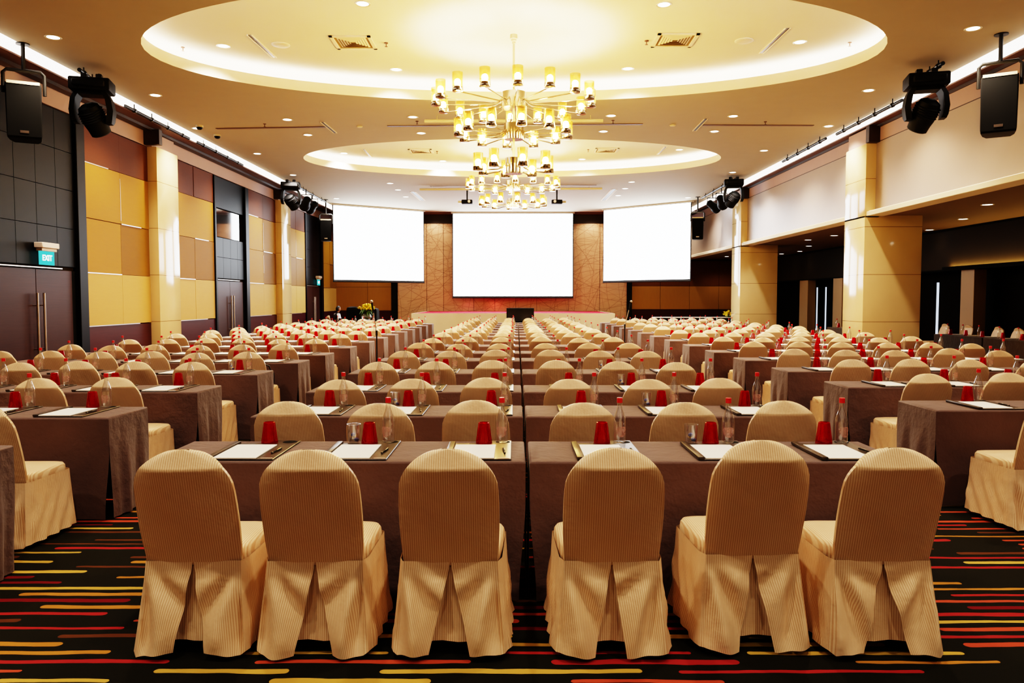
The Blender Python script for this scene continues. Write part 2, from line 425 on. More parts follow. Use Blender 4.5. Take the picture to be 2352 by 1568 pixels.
# ---- left wall
wl = MB(); wl.box(XL-.1, XL-.06, YB, YF, 0, 6.1)
WL = struct(wl.build('wall_left', M['dark_wall'], smooth=False), 'left wall with gold panels, pillars and dark door bays')
m = MB(); m.box(XL-.06, XL+.0, YB, YF, 5.15, 5.52); m.build('upper_band', M['band'], WL, smooth=False)
ROWS = [(1.07, 2.14), (2.14, 3.23), (3.23, 4.33), (4.33, 5.13)]
def panel_zone(y0, y1, split=0.5, seed=0):
    rnd = random.Random(seed)
    ym = y0+(y1-y0)*split
    m = MB(); m.box(XL-.06, XL, y0, y1, 0, 1.055); m.build('dado_panel', M['dado'], WL, smooth=False)
    mats = [('p_light', 'p_light'), ('p_gold', 'p_ochre') if seed % 2 == 0 else ('p_ochre', 'p_ochre'), ('p_gold', 'p_gold'), ('p_brown', 'p_brown')]
    for r, (z0, z1) in enumerate(ROWS):
        for c, (a, b) in enumerate(((y0, ym), (ym, y1))):
            m = MB(); m.bbox(XL-.06, XL+.0+rnd.uniform(0, .012), a+.003, b-.003, z0+.004, z1-.004, 0.003, 1)
            m.build('wall_panel', M[mats[r][c]], WL, smooth=False)
    # aluminium joint strips
    for (ya, yb, z) in ((y0, ym, 2.14), (ym, y0+(y1-y0)*.86, 3.23), (y0, y0+(y1-y0)*.35, 4.33), (y0, y0+(y1-y0)*.8, 1.065)):
        if rnd.random() < .85:
            m = MB(); m.box(XL, XL+.018, ya+.02, yb-.02, z-.009, z+.009); m.build('joint_strip', M['glint'], WL, smooth=False)
    for z0, z1 in ((2.5, 3.1), (3.3, 4.2)):
        if rnd.random() < .4:
            m = MB(); m.box(XL, XL+.016, ym-.004, ym+.004, z0, z1); m.build('joint_strip', M['glint'], WL, smooth=False)
ZONES = [(5.8, 8.6, 0), (9.75, 12.65, 1), (15.6, 18.35, 2), (19.5, 22.3, 3), (25.15, 28.1, 4), (29.25, 32.0, 5), (34.9, YF, 6)]
for a, b, s in ZONES: panel_zone(a, b, 0.52, s)
def pillar_left(y0, y1, idx):
    m = MB(); m.bbox(XL-.05, XL+.22, y0, y1, 0, 5.14, 0.012, 2)
    o = m.build('wall_pillar', M['stone'], WL)
    m = MB(); m.box(XL-.05, XL+.12, y0-.02, y1+.02, 5.14, 5.5); m.build('pillar_head', M['band'], WL, smooth=False)
    m = MB(); m.box(XL+.0, XL+.36, y0-.16, y0-.0, 5.16, 5.5); m.build('soffit_return', M['soffit_dark'], WL, smooth=False)
for i, (a, b) in enumerate(((8.6, 9.75), (18.35, 19.5), (28.1, 29.25))): pillar_left(a, b, i)
def door_bay(y0, y1, n, window=False):
    m = MB()
    m.bbox(XL-.08, XL+.07, y1-.3, y1, 0, 5.12, .01, 1); m.bbox(XL-.08, XL+.05, y0, y0+.12, 0, 5.12, .01, 1)
    D = struct(m.build(f'door_{n}', M['bay_frame'], smooth=False), 'dark lacquered door bay with double doors and steel handles')
    a, b = y0+.12, y1-.3
    # upper grid of lacquered tiles
    nt_, gap = 4, .003
    zs = [(2.22, 2.83), (2.83, 3.4), (3.4, 4.24), (4.24, 5.12)] if window else [(2.22, 2.95), (2.95, 3.68), (3.68, 4.4), (4.4, 5.12)]
    for r, (z0, z1) in enumerate(zs):
        if window and r == 2: continue
        t = MB()
        cols = nt_ if not (window and r == 3) else 1
        for i in range(cols):
            ya = a+(b-a)*i/cols; yb = a+(b-a)*(i+1)/cols
            t.bbox(XL-.06, XL-.0, ya+gap, yb-gap, z0+gap, z1-gap, .003, 1)
        t.build('lacquer_tiles', M['bay_blue'], D, smooth=False)
    ym = (a+b)/2-.05
    for k, (ya, yb) in enumerate(((a, ym), (ym, b-.12))):
        t = MB(); t.bbox(XL-.06, XL-.02, ya+.006, yb-.006, 0.01, 2.15, .004, 1)
        leaf = t.build('door_leaf', M['door'], D, smooth=False)
        hy = ym-.1 if k == 0 else ym+.1
        t = MB(); t.tube([(XL+.06, hy, .55), (XL+.06, hy, 1.72)], .022, 10)
        for hz in (.72, 1.5): t.tube([(XL-.03, hy, hz), (XL+.06, hy, hz)], .012, 8)
        t.build('pull_handle', M['steel'], leaf)
    t = MB(); t.box(XL-.06, XL-.03, b-.12, b, 0, 2.15); t.build('reveal', M['black_matte'], D, smooth=False)
    t = MB(); t.box(XL-.02, XL+.02, a+.1, b-.5, 2.17, 2.188); t.build('head_strip', M['glint'], D, smooth=False)
    return D, a, b
door_bay(12.7, 15.56, 1)
D2, wa, wb = door_bay(22.3, 25.1, 2, True)
door_bay(32.0, 34.85, 3)
# control booth window in the second bay
m = MB(); m.box(XL-1.0, XL-.98, wa, wb, 3.4, 4.24); m.box(XL-1.0, XL-.06, wa, wb, 3.40, 3.42); m.box(XL-1.0, XL-.06, wa, wb, 4.22, 4.24)
m.box(XL-1.0, XL-.06, wa, wa+.02, 3.4, 4.24); m.box(XL-1.0, XL-.06, wb-.02, wb, 3.4, 4.24)
W = struct(m.build('window_1', M['dark_wall'], smooth=False), 'control booth window above the second door bay')
m = MB(); m.box(XL-.05, XL-.04, wa+.02, wb-.02, 3.42, 4.22); m.build('window_pane', M['window'], W, smooth=False)
m = MB(); m.box(XL-.9, XL-.3, wb-.7, wb-.6, 3.42, 4.22); m.build('booth_partition', M['band'], W, smooth=False)
m = MB(); m.box(XL-.7, XL-.5, wb-.95, wb-.8, 4.1, 4.2); m.build('booth_lamp', M['bulb_dim'], W, smooth=False)

# ---- right side: pillars, bulkhead, low bay
wr = MB()
wr.box(XR, XR+.15, YB, YF, 3.62, 5.15)
WR = struct(wr.build('wall_right', M['bulkhead'], smooth=False), 'plain beige bulkhead above the side bay')
m = MB(); m.box(XR+.0, XR+.15, YB, YF, 5.17, 6.1); m.build('upper_band', M['band'], WR, smooth=False)
m = MB(); m.box(XR+.01, XR+.15, YB, YF, 5.15, 5.17); m.build('shadow_joint', M['soffit_dark'], WR, smooth=False)
m = MB(); m.bbox(XR-.2, XR+.2, YB, YF, 3.50, 3.60, .008, 1); m.build('ledge', M['lip'], WR, smooth=False)
m = MB(); m.box(XR-.14, XR-.10, YB, YF, 3.605, 3.62); m.build('ledge_light', emis('ledge_strip', (1.0, .66, .36), 2.2), WR, smooth=False)
def pillar_right(y0, y1):
    m = MB(); m.bbox(8.0, 9.32, y0, y1, 0, 3.52, .012, 2); m.bbox(8.0, XR+.1, y0, y1, 3.46, 5.14, .012, 2)
    m.build('pillar', M['stone'], WR)
    m = MB(); m.box(8.06, XR+.1, y0, y1, 5.14, 5.5); m.build('pillar_head', M['band'], WR, smooth=False)
    m = MB(); m.box(7.98, XR, y0-.16, y0, 5.14, 5.5); m.build('soffit_return', M['soffit_dark'], WR, smooth=False)
for a, b in ((8.3, 9.4), (18.0, 19.1), (27.8, 28.9)): pillar_right(a, b)
m = MB(); m.quad((XR, YF, 3.52), (XBAY+.1, YF, 3.52), (XBAY+.1, YB, 3.52), (XR, YB, 3.52))
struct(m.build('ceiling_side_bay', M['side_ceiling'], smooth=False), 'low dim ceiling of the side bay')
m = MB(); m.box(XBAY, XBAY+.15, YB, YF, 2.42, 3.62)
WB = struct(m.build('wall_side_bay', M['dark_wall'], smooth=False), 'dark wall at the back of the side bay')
m = MB(); m.box(XBAY-.05, XBAY+.02, YB, YF, 3.46, 3.52); m.build('shadow_gap', M['black_matte'], WB, smooth=False)
m = MB(); m.box(12.45, 12.55, YB, YF, 0, 2.6); m.box(XBAY, 12.5, YB, YF, 2.38, 2.42); m.build('curtain_wall', M['dark_void'], WB, smooth=False)
m = MB(); m.box(XBAY-.16, XBAY, YB, 21.4, 2.38, 2.46); m.box(XBAY-.16, XBAY-.13, YB, 21.4, 2.46, 2.48); m.build('light_shelf', M['dark_void'], WB, smooth=False)
m = MB(); m.box(XBAY-.09, XBAY-.05, 12.0, 21.3, 2.465, 2.485); m.build('shelf_light', M['light_side'], WB, smooth=False)
for (ya, yb) in ((20.2, 20.8), (28.3, 29.1), (31.6, 32.5), (14.3, 14.9)):
    m = MB(); m.bbox(XBAY+.02, XBAY+.34, ya, yb, 0, 2.39, .006, 1); m.build('bay_pillar', M['pillar_pale'], WB)
for (y, w) in ((23.05, .04), (31.3, .03), (32.2, .025)):
    m = MB(); m.box(12.42, 12.45, y-w, y+w, .35, 2.1); m.build('daylight_gap', M['slit'], WB, smooth=False)

# ---- front wall with stage backdrop
m = MB(); m.box(-9, 13, YF, YF+.2, 0, 6.1)
WF = struct(m.build('wall_front', M['soffit_dark'], smooth=False), 'front wall with gold panels either side of the etched stage backdrop')
def front_panels(x0, x1, splits, rows):
    xs = [x0]+splits+[x1]
    for (z0, z1, mt) in rows:
        for i in range(len(xs)-1):
            m = MB(); m.bbox(xs[i]+.006, xs[i+1]-.006, YF-.06, YF, z0+.006, z1-.006, .004, 1); m.build('front_panel', M[mt], WF, smooth=False)
front_panels(-8.5, -5.86, [-7.0], [(.02, 1.08, 'dado'), (1.08, 2.2, 'front_gold'), (2.2, 3.3, 'front_gold'), (3.3, 5.1, 'front_brown')])
front_panels(5.64, 11.8, [7.0, 8.4, 9.8], [(.02, 1.14, 'dado'), (1.14, 2.24, 'front_gold'), (2.24, 3.45, 'front_brown')])
for (x0, x1) in ((-5.78, -5.58), (5.4, 5.6)):
    m = MB(); m.box(x0, x1, YF-.2, YF, 0, 5.2); m.build('dark_post', M['black'], WF, smooth=False)
xs = [-5.55, -4.15, -3.35, -1.9, -0.9, 0.1, 1.1, 2.6, 4.1, 5.4]
for i in range(len(xs)-1):
    m = MB(); m.bbox(xs[i]+.008, xs[i+1]-.008, YF-.12, YF, .02, 5.2, .004, 1); m.build('etched_panel', M['art'], WF, smooth=False)
m = MB(); m.box(-5.55, 5.4, YF-.5, YF-.02, 5.62, 5.69); m.build('backdrop_head', M['soffit'], WF, smooth=False)
m = MB(); m.box(-9, 13, YB-.2, YB, 0, 6.1); struct(m.build('wall_back', M['p_light'], smooth=False), 'back wall behind the last row')

# ------------------------------------------------------------------ stage
st = empty('stage', (0, 34.2, 0)); tag(st, 'low stage with off-white skirt and red carpet under the centre screen', 'stage')
zS = 1.05; SY0, SY1 = 31.0, 37.4; SX0, SX1 = -4.05, 4.0
m = MB(); m.bbox(SX0+.02, SX1-.02, SY0+.02, SY1, zS-.14, zS, .01, 1); o = m.build('platform', M['stage_carpet'], st, (0, -34.2, 0), smooth=False)
loops = []
path = [(SX0, SY1), (SX0, SY0), (SX1, SY0), (SX1, SY1)]
pts = []
for i in range(3):
    a, b = Vector(path[i]), Vector(path[i+1]); n = 30 if i != 1 else 60
    for k in range(n): pts.append(a.lerp(b, k/n))
pts.append(Vector(path[3]))
for z, am in ((zS+.01, 0), (zS-.05, .003), (zS-.5, .012), (0.01, .03)):
    l = []
    for i, p in enumerate(pts):
        w = am*math.sin(i*1.1)+am*.6*math.sin(i*.37+1)
        c = Vector((0, 34.2)); d = (p-c); d = Vector((0, -1)) if abs(p.y-SY0) < .01 else Vector((1 if p.x > 0 else -1, 0))
        q = p+d*(w+am*.8); l.append((q.x, q.y, z))
    loops.append(l)
m = MB(); m.loft(loops, False); m.build('skirt', M['stage_skirt'], st, (0, -34.2, 0))

# ------------------------------------------------------------------ projection screens
def screen(name, a, b, z0, z1, label, bw=.07):
    a, b = Vector((*a, 0)), Vector((*b, 0)); d = (b-a).normalized(); n = Vector((d.y, -d.x, 0)); W = (b-a).length
    e = empty(name, (a.x, a.y, 0), math.atan2(d.y, d.x)); tag(e, label, 'projection screen')
    m = MB(); m.box(0, W, 0, .02, z0, z1); m.build('backing', M['screen_border'], e, smooth=False)
    m = MB(); m.box(bw*.6, W-bw*.6, -.012, -.002, z0+bw, z1-.02); m.build('picture_surface', M['screen'], e, smooth=False)
    m = MB(); m.tube([(0, .01, z0), (W, .01, z0)], .035, 8); m.build('weight_bar', M['screen_border'], e)
    m = MB(); m.bbox(-.05, W+.05, -.04, .1, z1, ZC-.005, .01, 1); m.build('screen_case', M['ceiling'], e, smooth=False)
screen('projection_screen', (-2.88, 36.9), (2.8, 36.9), 1.70, 5.62, 'blank white centre projection screen hanging above the stage')
screen('projection_screen', (-7.72, 33.6), (-4.12, 36.2), 2.39, 5.63, 'blank white projection screen angled at left of the stage')
screen('projection_screen', (4.05, 35.7), (7.36, 32.7), 2.39, 5.63, 'blank white projection screen angled at right of the stage')

# ------------------------------------------------------------------ chandeliers
def lamp_meshes():
    cup = MB()
    cup.lathe([(.03, -.02), (.088, -.015), (.092, 0), (.092, .055), (.086, .055), (.086, .01)], 16, cap1=False)
    shade = MB(); shade.lathe([(.086, .02), (.086, .285), (.08, .285), (.08, .02)], 18, cap0=False, cap1=False)
    bulb = MB(); bulb.lathe([(.012, .03), (.02, .05), (.043, .09), (.05, .125), (.043, .16), (.022, .178), (.006, .182)], 12)
    return (cup, shade.mesh('shade', M['amber']), bulb.mesh('bulb', M['bulb']))
CUP, SHADE, BULB = lamp_meshes()
def chandelier(x, y, tiers, label, zbot=None):
    e = empty('chandelier', (x, y, 0)); tag(e, label, 'chandelier', None)
    m = MB(); m.lathe([(.065, ZU), (.065, ZU-.07), (.045, ZU-.075), (.045, ZU-.11), (.03, ZU-.12), (.03, ZU-.15), (.012, ZU-.16)][::-1], 16)
    m.build('ceiling_canopy', M['white_metal'], e)
    m = MB(); m.tube([(0, 0, ZU-.1), (0, 0, tiers[-1][1])], .02, 10); m.build('stem', M['white_metal'], e)
    for (R, z, n, hr, off) in tiers:
        m = MB(); m.lathe([(hr*.3, -.10), (hr, -.10), (hr, .17), (hr*.9, .17), (hr*.3, .165)], 28, (0, 0, z)); m.build('hub', M['chrome'], e)
        for k in range(n):
            a = 2*PI*(k+off)/n; ca, sa = math.cos(a), math.sin(a)
            am = MB()
            am.tube([(hr*.98, 0, z+.05), (hr+.06, 0, z+.0), (hr+.14, 0, z-.03), (R, 0, z-.06)], .012, 6)
            o2 = len(am.v); am.add([(p[0]+R, p[1], p[2]+z-.05) for p in CUP.v], CUP.f)
            key = ('arm', R, z)
            if key not in ARMS: ARMS[key] = am.mesh('arm', M['chrome'])
            ar = link('arm', ARMS[key], e, None, a)
            link('glass_shade', SHADE, ar, (R, 0, z-.05)); link('bulb', BULB, ar, (R, 0, z-.05))
ARMS = {}
chandelier(0.0, 13.75, [(1.34, 5.0, 16, .215, .12), (.95, 4.47, 12, .17, .25), (.63, 3.88, 8, .15, .3)], 'nearest three-tier brass chandelier with amber glass lamp shades')
chandelier(-0.02, 23.8, [(1.34, 5.0, 16, .215, .12), (.95, 4.47, 12, .17, .25)], 'farther two-tier brass chandelier in front of the stage')

# ------------------------------------------------------------------ ceiling fittings
ring = MB(); ring.lathe([(.092, .0), (.12, -.006), (.124, -.001), (.124, .004)], 24, cap0=False, cap1=False)
RINGM = ring.mesh('downlight', M['white_metal'])
lens = MB(); lens.lathe([(.001, -.001), (.06, -.002), (.094, .0)], 20, cap0=False, cap1=False); LENSM = lens.mesh('lens', M['light_down'])
def spot(loc, energy, size=2.2, col=(1, .82, .64), blend=.7, rad=.09):
    ld = bpy.data.lights.new('spot_beam', 'SPOT'); ld.energy = energy; ld.spot_size = size; ld.spot_blend = blend
    ld.color = col; ld.shadow_soft_size = rad
    o = bpy.data.objects.new('spot_beam', ld); C.objects.link(o); o.location = loc; return o
def downlight(p, label, group, energy, col=(1, .82, .64)):
    o = link('downlight', RINGM, None, p); tag(o, label, 'ceiling light', group)
    link('lens', LENSM, o)
    if energy: s = spot((0, 0, -.03), energy, col=col); s.parent = o
E_MAIN = 430.0
LINES = {
 ('outer left line', ZC-.002): [(122, 86), (357, 219), (452, 295), (591, 353), (673, 402), (773, 456)],
 ('outer right line', ZC-.002): [(2235, 66), (1995, 208), (1903, 290), (1755, 346), (1683, 396), (1580, 454)],
 ('left cluster between the ovals', ZC-.002): [(660, 275), (707, 310)],
 ('right cluster between the ovals', ZC-.002): [(1684, 267), (1641, 302)],
 ('inner left line by the nearer chandelier', ZC-.002): [(948, 269), (967, 306)],
 ('inner right line by the nearer chandelier', ZC-.002): [(1404, 266), (1386, 302)],
 ('left ceiling nearest the stage', ZC-.002): [(896, 421), (914, 436), (932, 452)],
 ('right ceiling nearest the stage', ZC-.002): [(1451, 418), (1436, 433), (1420, 449)],
 ('left side of the nearer oval recess', ZU-.004): [(833, 9), (513, 106), (910, 160)],
 ('right side of the nearer oval recess', ZU-.004): [(1525, 11), (1837, 97), (1442, 158)],
 ('left side of the farther oval recess', ZU-.004): [(790, 352), (1017, 370)],
 ('right side of the farther oval recess', ZU-.004): [(1560, 344), (1337, 366)],
 ('dim side bay ceiling', 3.518): [(2268, 470), (2212, 503), (2135, 528), (1916, 541), (1856, 551), (1858, 565), (1837, 577), (1795, 583), (1669, 589)],
}
for (zone, z), pts in LINES.items():
    for i, (px, py) in enumerate(pts):
        p = onz(px, py, z)
        downlight(p, f'round recessed downlight, {ORD[i]} nearest of the {zone}', 'recessed ceiling downlights', 6.0 if 'bay' in zone else E_MAIN*(.8 if 'stage' in zone else 1), (1, .90, .84) if 'stage' in zone or (zone.startswith('outer') and i > 3) else (1, .82, .64))
# added spots without fixtures, unseen, to brighten front wall and stage backdrop
for (x, y, z, en) in ((-3.75, 36.9, 5.6, 90), (3.7, 36.9, 5.6, 90), (-6.9, 36.2, 5.6, 220), (7.0, 36.2, 5.6, 220), (9.8, 36.3, 3.45, 45), (-1.8, 35.6, 5.66, 160), (1.8, 35.6, 5.66, 160), (-5.2, 35.9, 5.6, 150), (4.9, 36.0, 5.6, 150)):
    spot((x, y, z), en, 2.4)
spot((-.9, 37.1, 1.66), 14, 2.6, (1, .12, .16)); spot((-2.2, 37.1, 1.66), 6, 2.6, (1, .12, .3))  # unseen red wash spots below the centre screen, without fixtures
BACK = [(x, y) for y in (6.4, 2.2, -2.0, -6.0, -10.0) for x in (-5.6, -1.9, 1.9, 5.6)]  # further downlights of the same grid towards the back of the hall
for i, (x, y) in enumerate(BACK):
    downlight(Vector((x, y, ZC-.002)), f'round recessed downlight behind or above the camera, {ORD[i % 4]} from left, {ORD[i//4]} row', 'recessed ceiling downlights', E_MAIN*(.8 if y > 5 else .62))

def ceil_thing(name, mb, mat, loc, label, cat, rz=0, group=None, parts=()):
    o = mb.build(name, mat, None, loc); o.rotation_euler = (0, 0, rz); tag(o, label, cat, group)
    for (nm, pm, pmat) in parts: pm.build(nm, pmat, o)
    return o
def vent(px, py, z, side, s=.36):
    fr = MB()
    fr.box(-s, s, -s, -s+.06, -.02, 0); fr.box(-s, s, s-.06, s, -.02, 0); fr.box(-s, -s+.06, -s, s, -.02, 0); fr.box(s-.06, s, -s, s, -.02, 0)
    sl = MB()
    for k in range(1, 7):
        r = s-.06-k*.045
        if r < .03: break
        for t in range(4):
            ca, sa = [(1,0),(0,1),(-1,0),(0,-1)][t]
            a = [(-r, r, 0), (r, r, 0), (r-.03, r-.03, -.012), (-r+.03, r-.03, -.012)]
            sl.add([(x*ca-y*sa, x*sa+y*ca, zz-.004) for x, y, zz in a], [(0, 1, 2, 3)])
    bk = MB(); bk.quad((-s+.02, s-.02, -.001), (s-.02, s-.02, -.001), (s-.02, -s+.02, -.001), (-s+.02, -s+.02, -.001))
    ceil_thing('air_vent', fr, M['lip'], onz(px, py, z), f'square louvred air vent in the {side}', 'air vent', 0, 'square ceiling vents',
               (('louvres', sl, M['lip']), ('vent_throat', bk, M['vent_throat'])))
vent(812, 97, ZU-.003, 'nearer oval recess, left side'); vent(1550, 92, ZU-.003, 'nearer oval recess, right side')
vent(967, 347, ZU-.003, 'farther oval recess, left side'); vent(1392, 345, ZU-.003, 'farther oval recess, right side')
def slot(p0, p1, z, label, w=.05):
    a, b = onz(*p0, z), onz(*p1, z); L = (b-a).length; rz = math.atan2(b.y-a.y, b.x-a.x)
    fr = MB(); fr.box(0, L, -w, -w*.6, -.012, .005); fr.box(0, L, w*.6, w, -.012, .005)
    gp = MB(); gp.quad((0, w*.6, -.003), (L, w*.6, -.003), (L, -w*.6, -.003), (0, -w*.6, -.003))
    ceil_thing('slot_diffuser', fr, M['lip'], a, label, 'air diffuser', rz, 'slot diffusers', (('slot_gap', gp, M['soffit_dark']),))
slot((573, 80), (630, 132), ZU-.002, 'slanting slot diffuser in the nearer oval recess, left side')
slot((1810, 64), (1748, 122), ZU-.002, 'slanting slot diffuser in the nearer oval recess, right side')
slot((740, 280), (770, 305), ZC-.002, 'short slanting slot diffuser between the ovals at left')
slot((1622, 272), (1595, 300), ZC-.002, 'short slanting slot diffuser between the ovals at right')
slot((948, 440), (971, 460), ZC-.002, 'slanting slot diffuser before the left screen', .12)
slot((1411, 434), (1386, 460), ZC-.002, 'slanting slot diffuser before the right screen', .12)
slot((835, 342), (851, 360), ZU-.002, 'small slanting slot in the farther oval recess, left side')
slot((1529, 337), (1512, 354), ZU-.002, 'small slanting slot in the farther oval recess, right side')
def track(p0, p1, z, label):
    a, b = onz(*p0, z), onz(*p1, z); L = (b-a).length; rz = math.atan2(b.y-a.y, b.x-a.x)
    m = MB(); m.box(0, L, -.05, .05, -.01, 0)
    ceil_thing('partition_track', m, M['soffit'], a, label, 'ceiling track', rz, 'dark ceiling tracks')
track((497, 295), (748, 291), ZC-.002, 'dark partition track across the ceiling, left part')
track((1615, 287), (1868, 288), ZC-.002, 'dark partition track across the ceiling, right part')
track((890, 289.5), (1476, 285), ZC-.002, 'long dark partition track behind the nearer chandelier')
track((988, 427.5), (1370, 425), ZC-.002, 'dark ceiling track behind the farther chandelier')
def pipe(p0, p1, label, zc=5.58):
    a, b = onz(*p0, zc), onz(*p1, zc); L = (b-a).length
    m = MB(); m.tube([(0, 0, 0), (L, 0, 0)], .04, 10)
    h = MB()
    for f in (.07, .35, .65, .93): h.tube([(L*f, 0, 0), (L*f, 0, ZC-zc)], .008, 6)
    ceil_thing('lighting_bar', m, M['white_metal'], a, label, 'lighting bar', math.atan2(b.y-a.y, b.x-a.x), 'pale ceiling bars', (('hanger_rods', h, M['white_metal']),))
pipe((975, 278), (1385, 277), 'pale lighting bar hung across behind the nearer chandelier')
pipe((964, 435), (1383, 433), 'pale lighting bar hung across behind the farther chandelier')
spm = MB(); spm.lathe([(.02, -.075), (.03, -.07), (.008, -.065), (.008, -.02), (.035, -.015), (.035, 0)], 10); SPM = spm.mesh('sprinkler', M['soffit'])
for i, (px, py, z, w) in enumerate(((420, 108, ZU, 'nearer oval, far left'), (887, 98, ZU, 'nearer oval, left of the chandelier'), (1485, 93, ZU, 'nearer oval, right of the chandelier'), (1952, 97, ZU, 'nearer oval, far right'),
        (608, 284, ZC, 'ceiling by the left track'), (958, 278, ZC, 'ceiling left of the pale bar'), (1408, 276, ZC, 'ceiling right of the pale bar'), (1758, 279, ZC, 'ceiling by the right track'),
        (1004, 347, ZU, 'farther oval, left side'), (1351, 343, ZU, 'farther oval, right side'))):
    o = link('sprinkler', SPM, None, onz(px, py, z+.002)); tag(o, f'small pendant fire sprinkler on the {w}', 'sprinkler', 'fire sprinklers')
dm = MB(); dm.lathe([(.03, -.1), (.06, -.085), (.075, -.05), (.075, -.045)], 14, cap1=False)
for px, py, w in ((458, 291, 'beside the third left downlight'), (499, 312, 'at the end of the left track')):
    b = MB(); b.lathe([(.085, -.045), (.085, .004)], 16)
    ceil_thing('dome_camera', b, M['white_metal'], onz(px, py-3, ZC-.001), f'dark dome security camera {w}', 'security camera', 0, 'dome cameras', (('dark_dome', dm, M['black']),))
for px, py, z, w in ((645, 102, ZU, 'left side of the nearer oval'), (1709, 93, ZU, 'right side of the nearer oval'), (826, 290, ZC, 'left of the nearer chandelier'), (1545, 287, ZC, 'right of the nearer chandelier')):
    b = MB(); r = .16 if z == ZU else .07
    b.lathe([(r*.3, -.03), (r*.8, -.028), (r, -.012), (r, 0)], 20)
    ceil_thing('ceiling_speaker' if z == ZU else 'smoke_detector', b, M['lip'], onz(px, py, z-.001), f'round pale {"ceiling speaker" if z == ZU else "smoke detector"} on the {w}', 'ceiling speaker' if z == ZU else 'smoke detector')

# ------------------------------------------------------------------ hung loudspeakers
def speaker(px_top, ceil_px, w, h, d, rz, label):
    c = onz(*ceil_px, ZC)
    e = empty('loudspeaker', (c.x, c.y, 0), rz); tag(e, label, 'loudspeaker', 'hung loudspeakers')
    zt = px_top; zb = zt-h
    m = MB(); m.lathe([(.1, ZC-.02), (.1, ZC+.003)], 14); m.tube([(0, 0, ZC-.01), (0, 0, zt+.26)], .03, 8); m.build('drop_pole', M['black_metal'], e)
    W2 = w/2+.035
    m = MB(); m.tube([(-W2, 0, zt-.12), (-W2, 0, zt+.2), (-W2+.05, 0, zt+.25), (W2-.05, 0, zt+.25), (W2, 0, zt+.2), (W2, 0, zt-.12)], .028, 8); m.build('yoke', M['black_metal'], e)
    m = MB()
    lo = []
    for z, k in ((zb, .93), (zb+.05, .96), (zt-.05, 1), (zt, .98)):
        lo.append([(-w/2*k, -d/2, z), (w/2*k, -d/2, z), (w/2*k*.92, d/2*.2, z), (w/2*k*.7, d/2, z), (-w/2*k*.7, d/2, z), (-w/2*k*.92, d/2*.2, z)])
    m.loft(lo, True, True, True); m.build('cabinet', M['black'], e, ang=20)
    m = MB(); m.box(-w/2*.92, w/2*.92, -d/2-.012, -d/2, zb+.03, zt-.03); m.build('grille', M['black_matte'], e, smooth=False)
    m = MB(); m.box(-.06, .06, -d/2-.018, -d/2-.012, zb+.08, zb+.12); m.build('badge', M['steel'], e, smooth=False)
    m = MB(); m.box(-w/2*.9, w/2*.9, -d/2-.014, d/2*.6, zt-.015, zt+.03); m.build('top_plate', M['white_metal'], e, smooth=False)
speaker(5.02, (52, 100), .5, .86, .45, .5, 'black loudspeaker on a yoke at the upper left, nearest the camera')
speaker(5.02, (2300, 78), .5, .86, .45, -.55, 'black loudspeaker on a yoke at the upper right, nearest the camera')
speaker(4.85, (748, 458), .45, .85, .42, .2, 'far black loudspeaker beside the left screen')
speaker(4.85, (1603, 452), .45, .85, .42, -.2, 'far black loudspeaker beside the right screen')

# ------------------------------------------------------------------ moving heads and spotlights
def bar_between(p, q, label, z, hang=4):
    a, b = onz(*p, z), onz(*q, z); L = (b-a).length; rz = math.atan2(b.y-a.y, b.x-a.x)
    m = MB(); m.tube([(0, 0, 0), (L, 0, 0)], .035, 10)
    h = MB()
    for k in range(hang):
        f = (k+.5)/hang; h.tube([(L*f, 0, 0), (L*f, 0, ZC-z)], .012, 6); h.tube([(L*f-.03, 0, 0), (L*f+.03, 0, 0)], .05, 8)
    ceil_thing('lighting_rail', m, M['black_metal'], a, label, 'lighting rail', rz, 'black lighting rails', (('hanger_rods', h, M['black_metal']),))
bar_between((287, 243), (434, 318), 'black empty rail along the left slot, nearer', 5.57)
bar_between((452, 326), (557, 379), 'black empty rail along the left slot, farther', 5.57)
bar_between((2072, 230), (1922, 308), 'black empty rail along the right slot, nearer', 5.57)
bar_between((1897, 318), (1798, 371), 'black empty rail along the right slot, farther', 5.57)
bar_between((182, 160), (240, 205), 'short black rail carrying the nearer left moving head', 5.6, 3)
bar_between((2166, 145), (2106, 185), 'short black rail carrying the nearer right moving head', 5.6, 3)
bar_between((659, 414), (748, 464), 'black rail carrying the far left spotlights', 5.6)
bar_between((1694, 408), (1612, 455), 'black rail carrying the far right spotlights', 5.6)
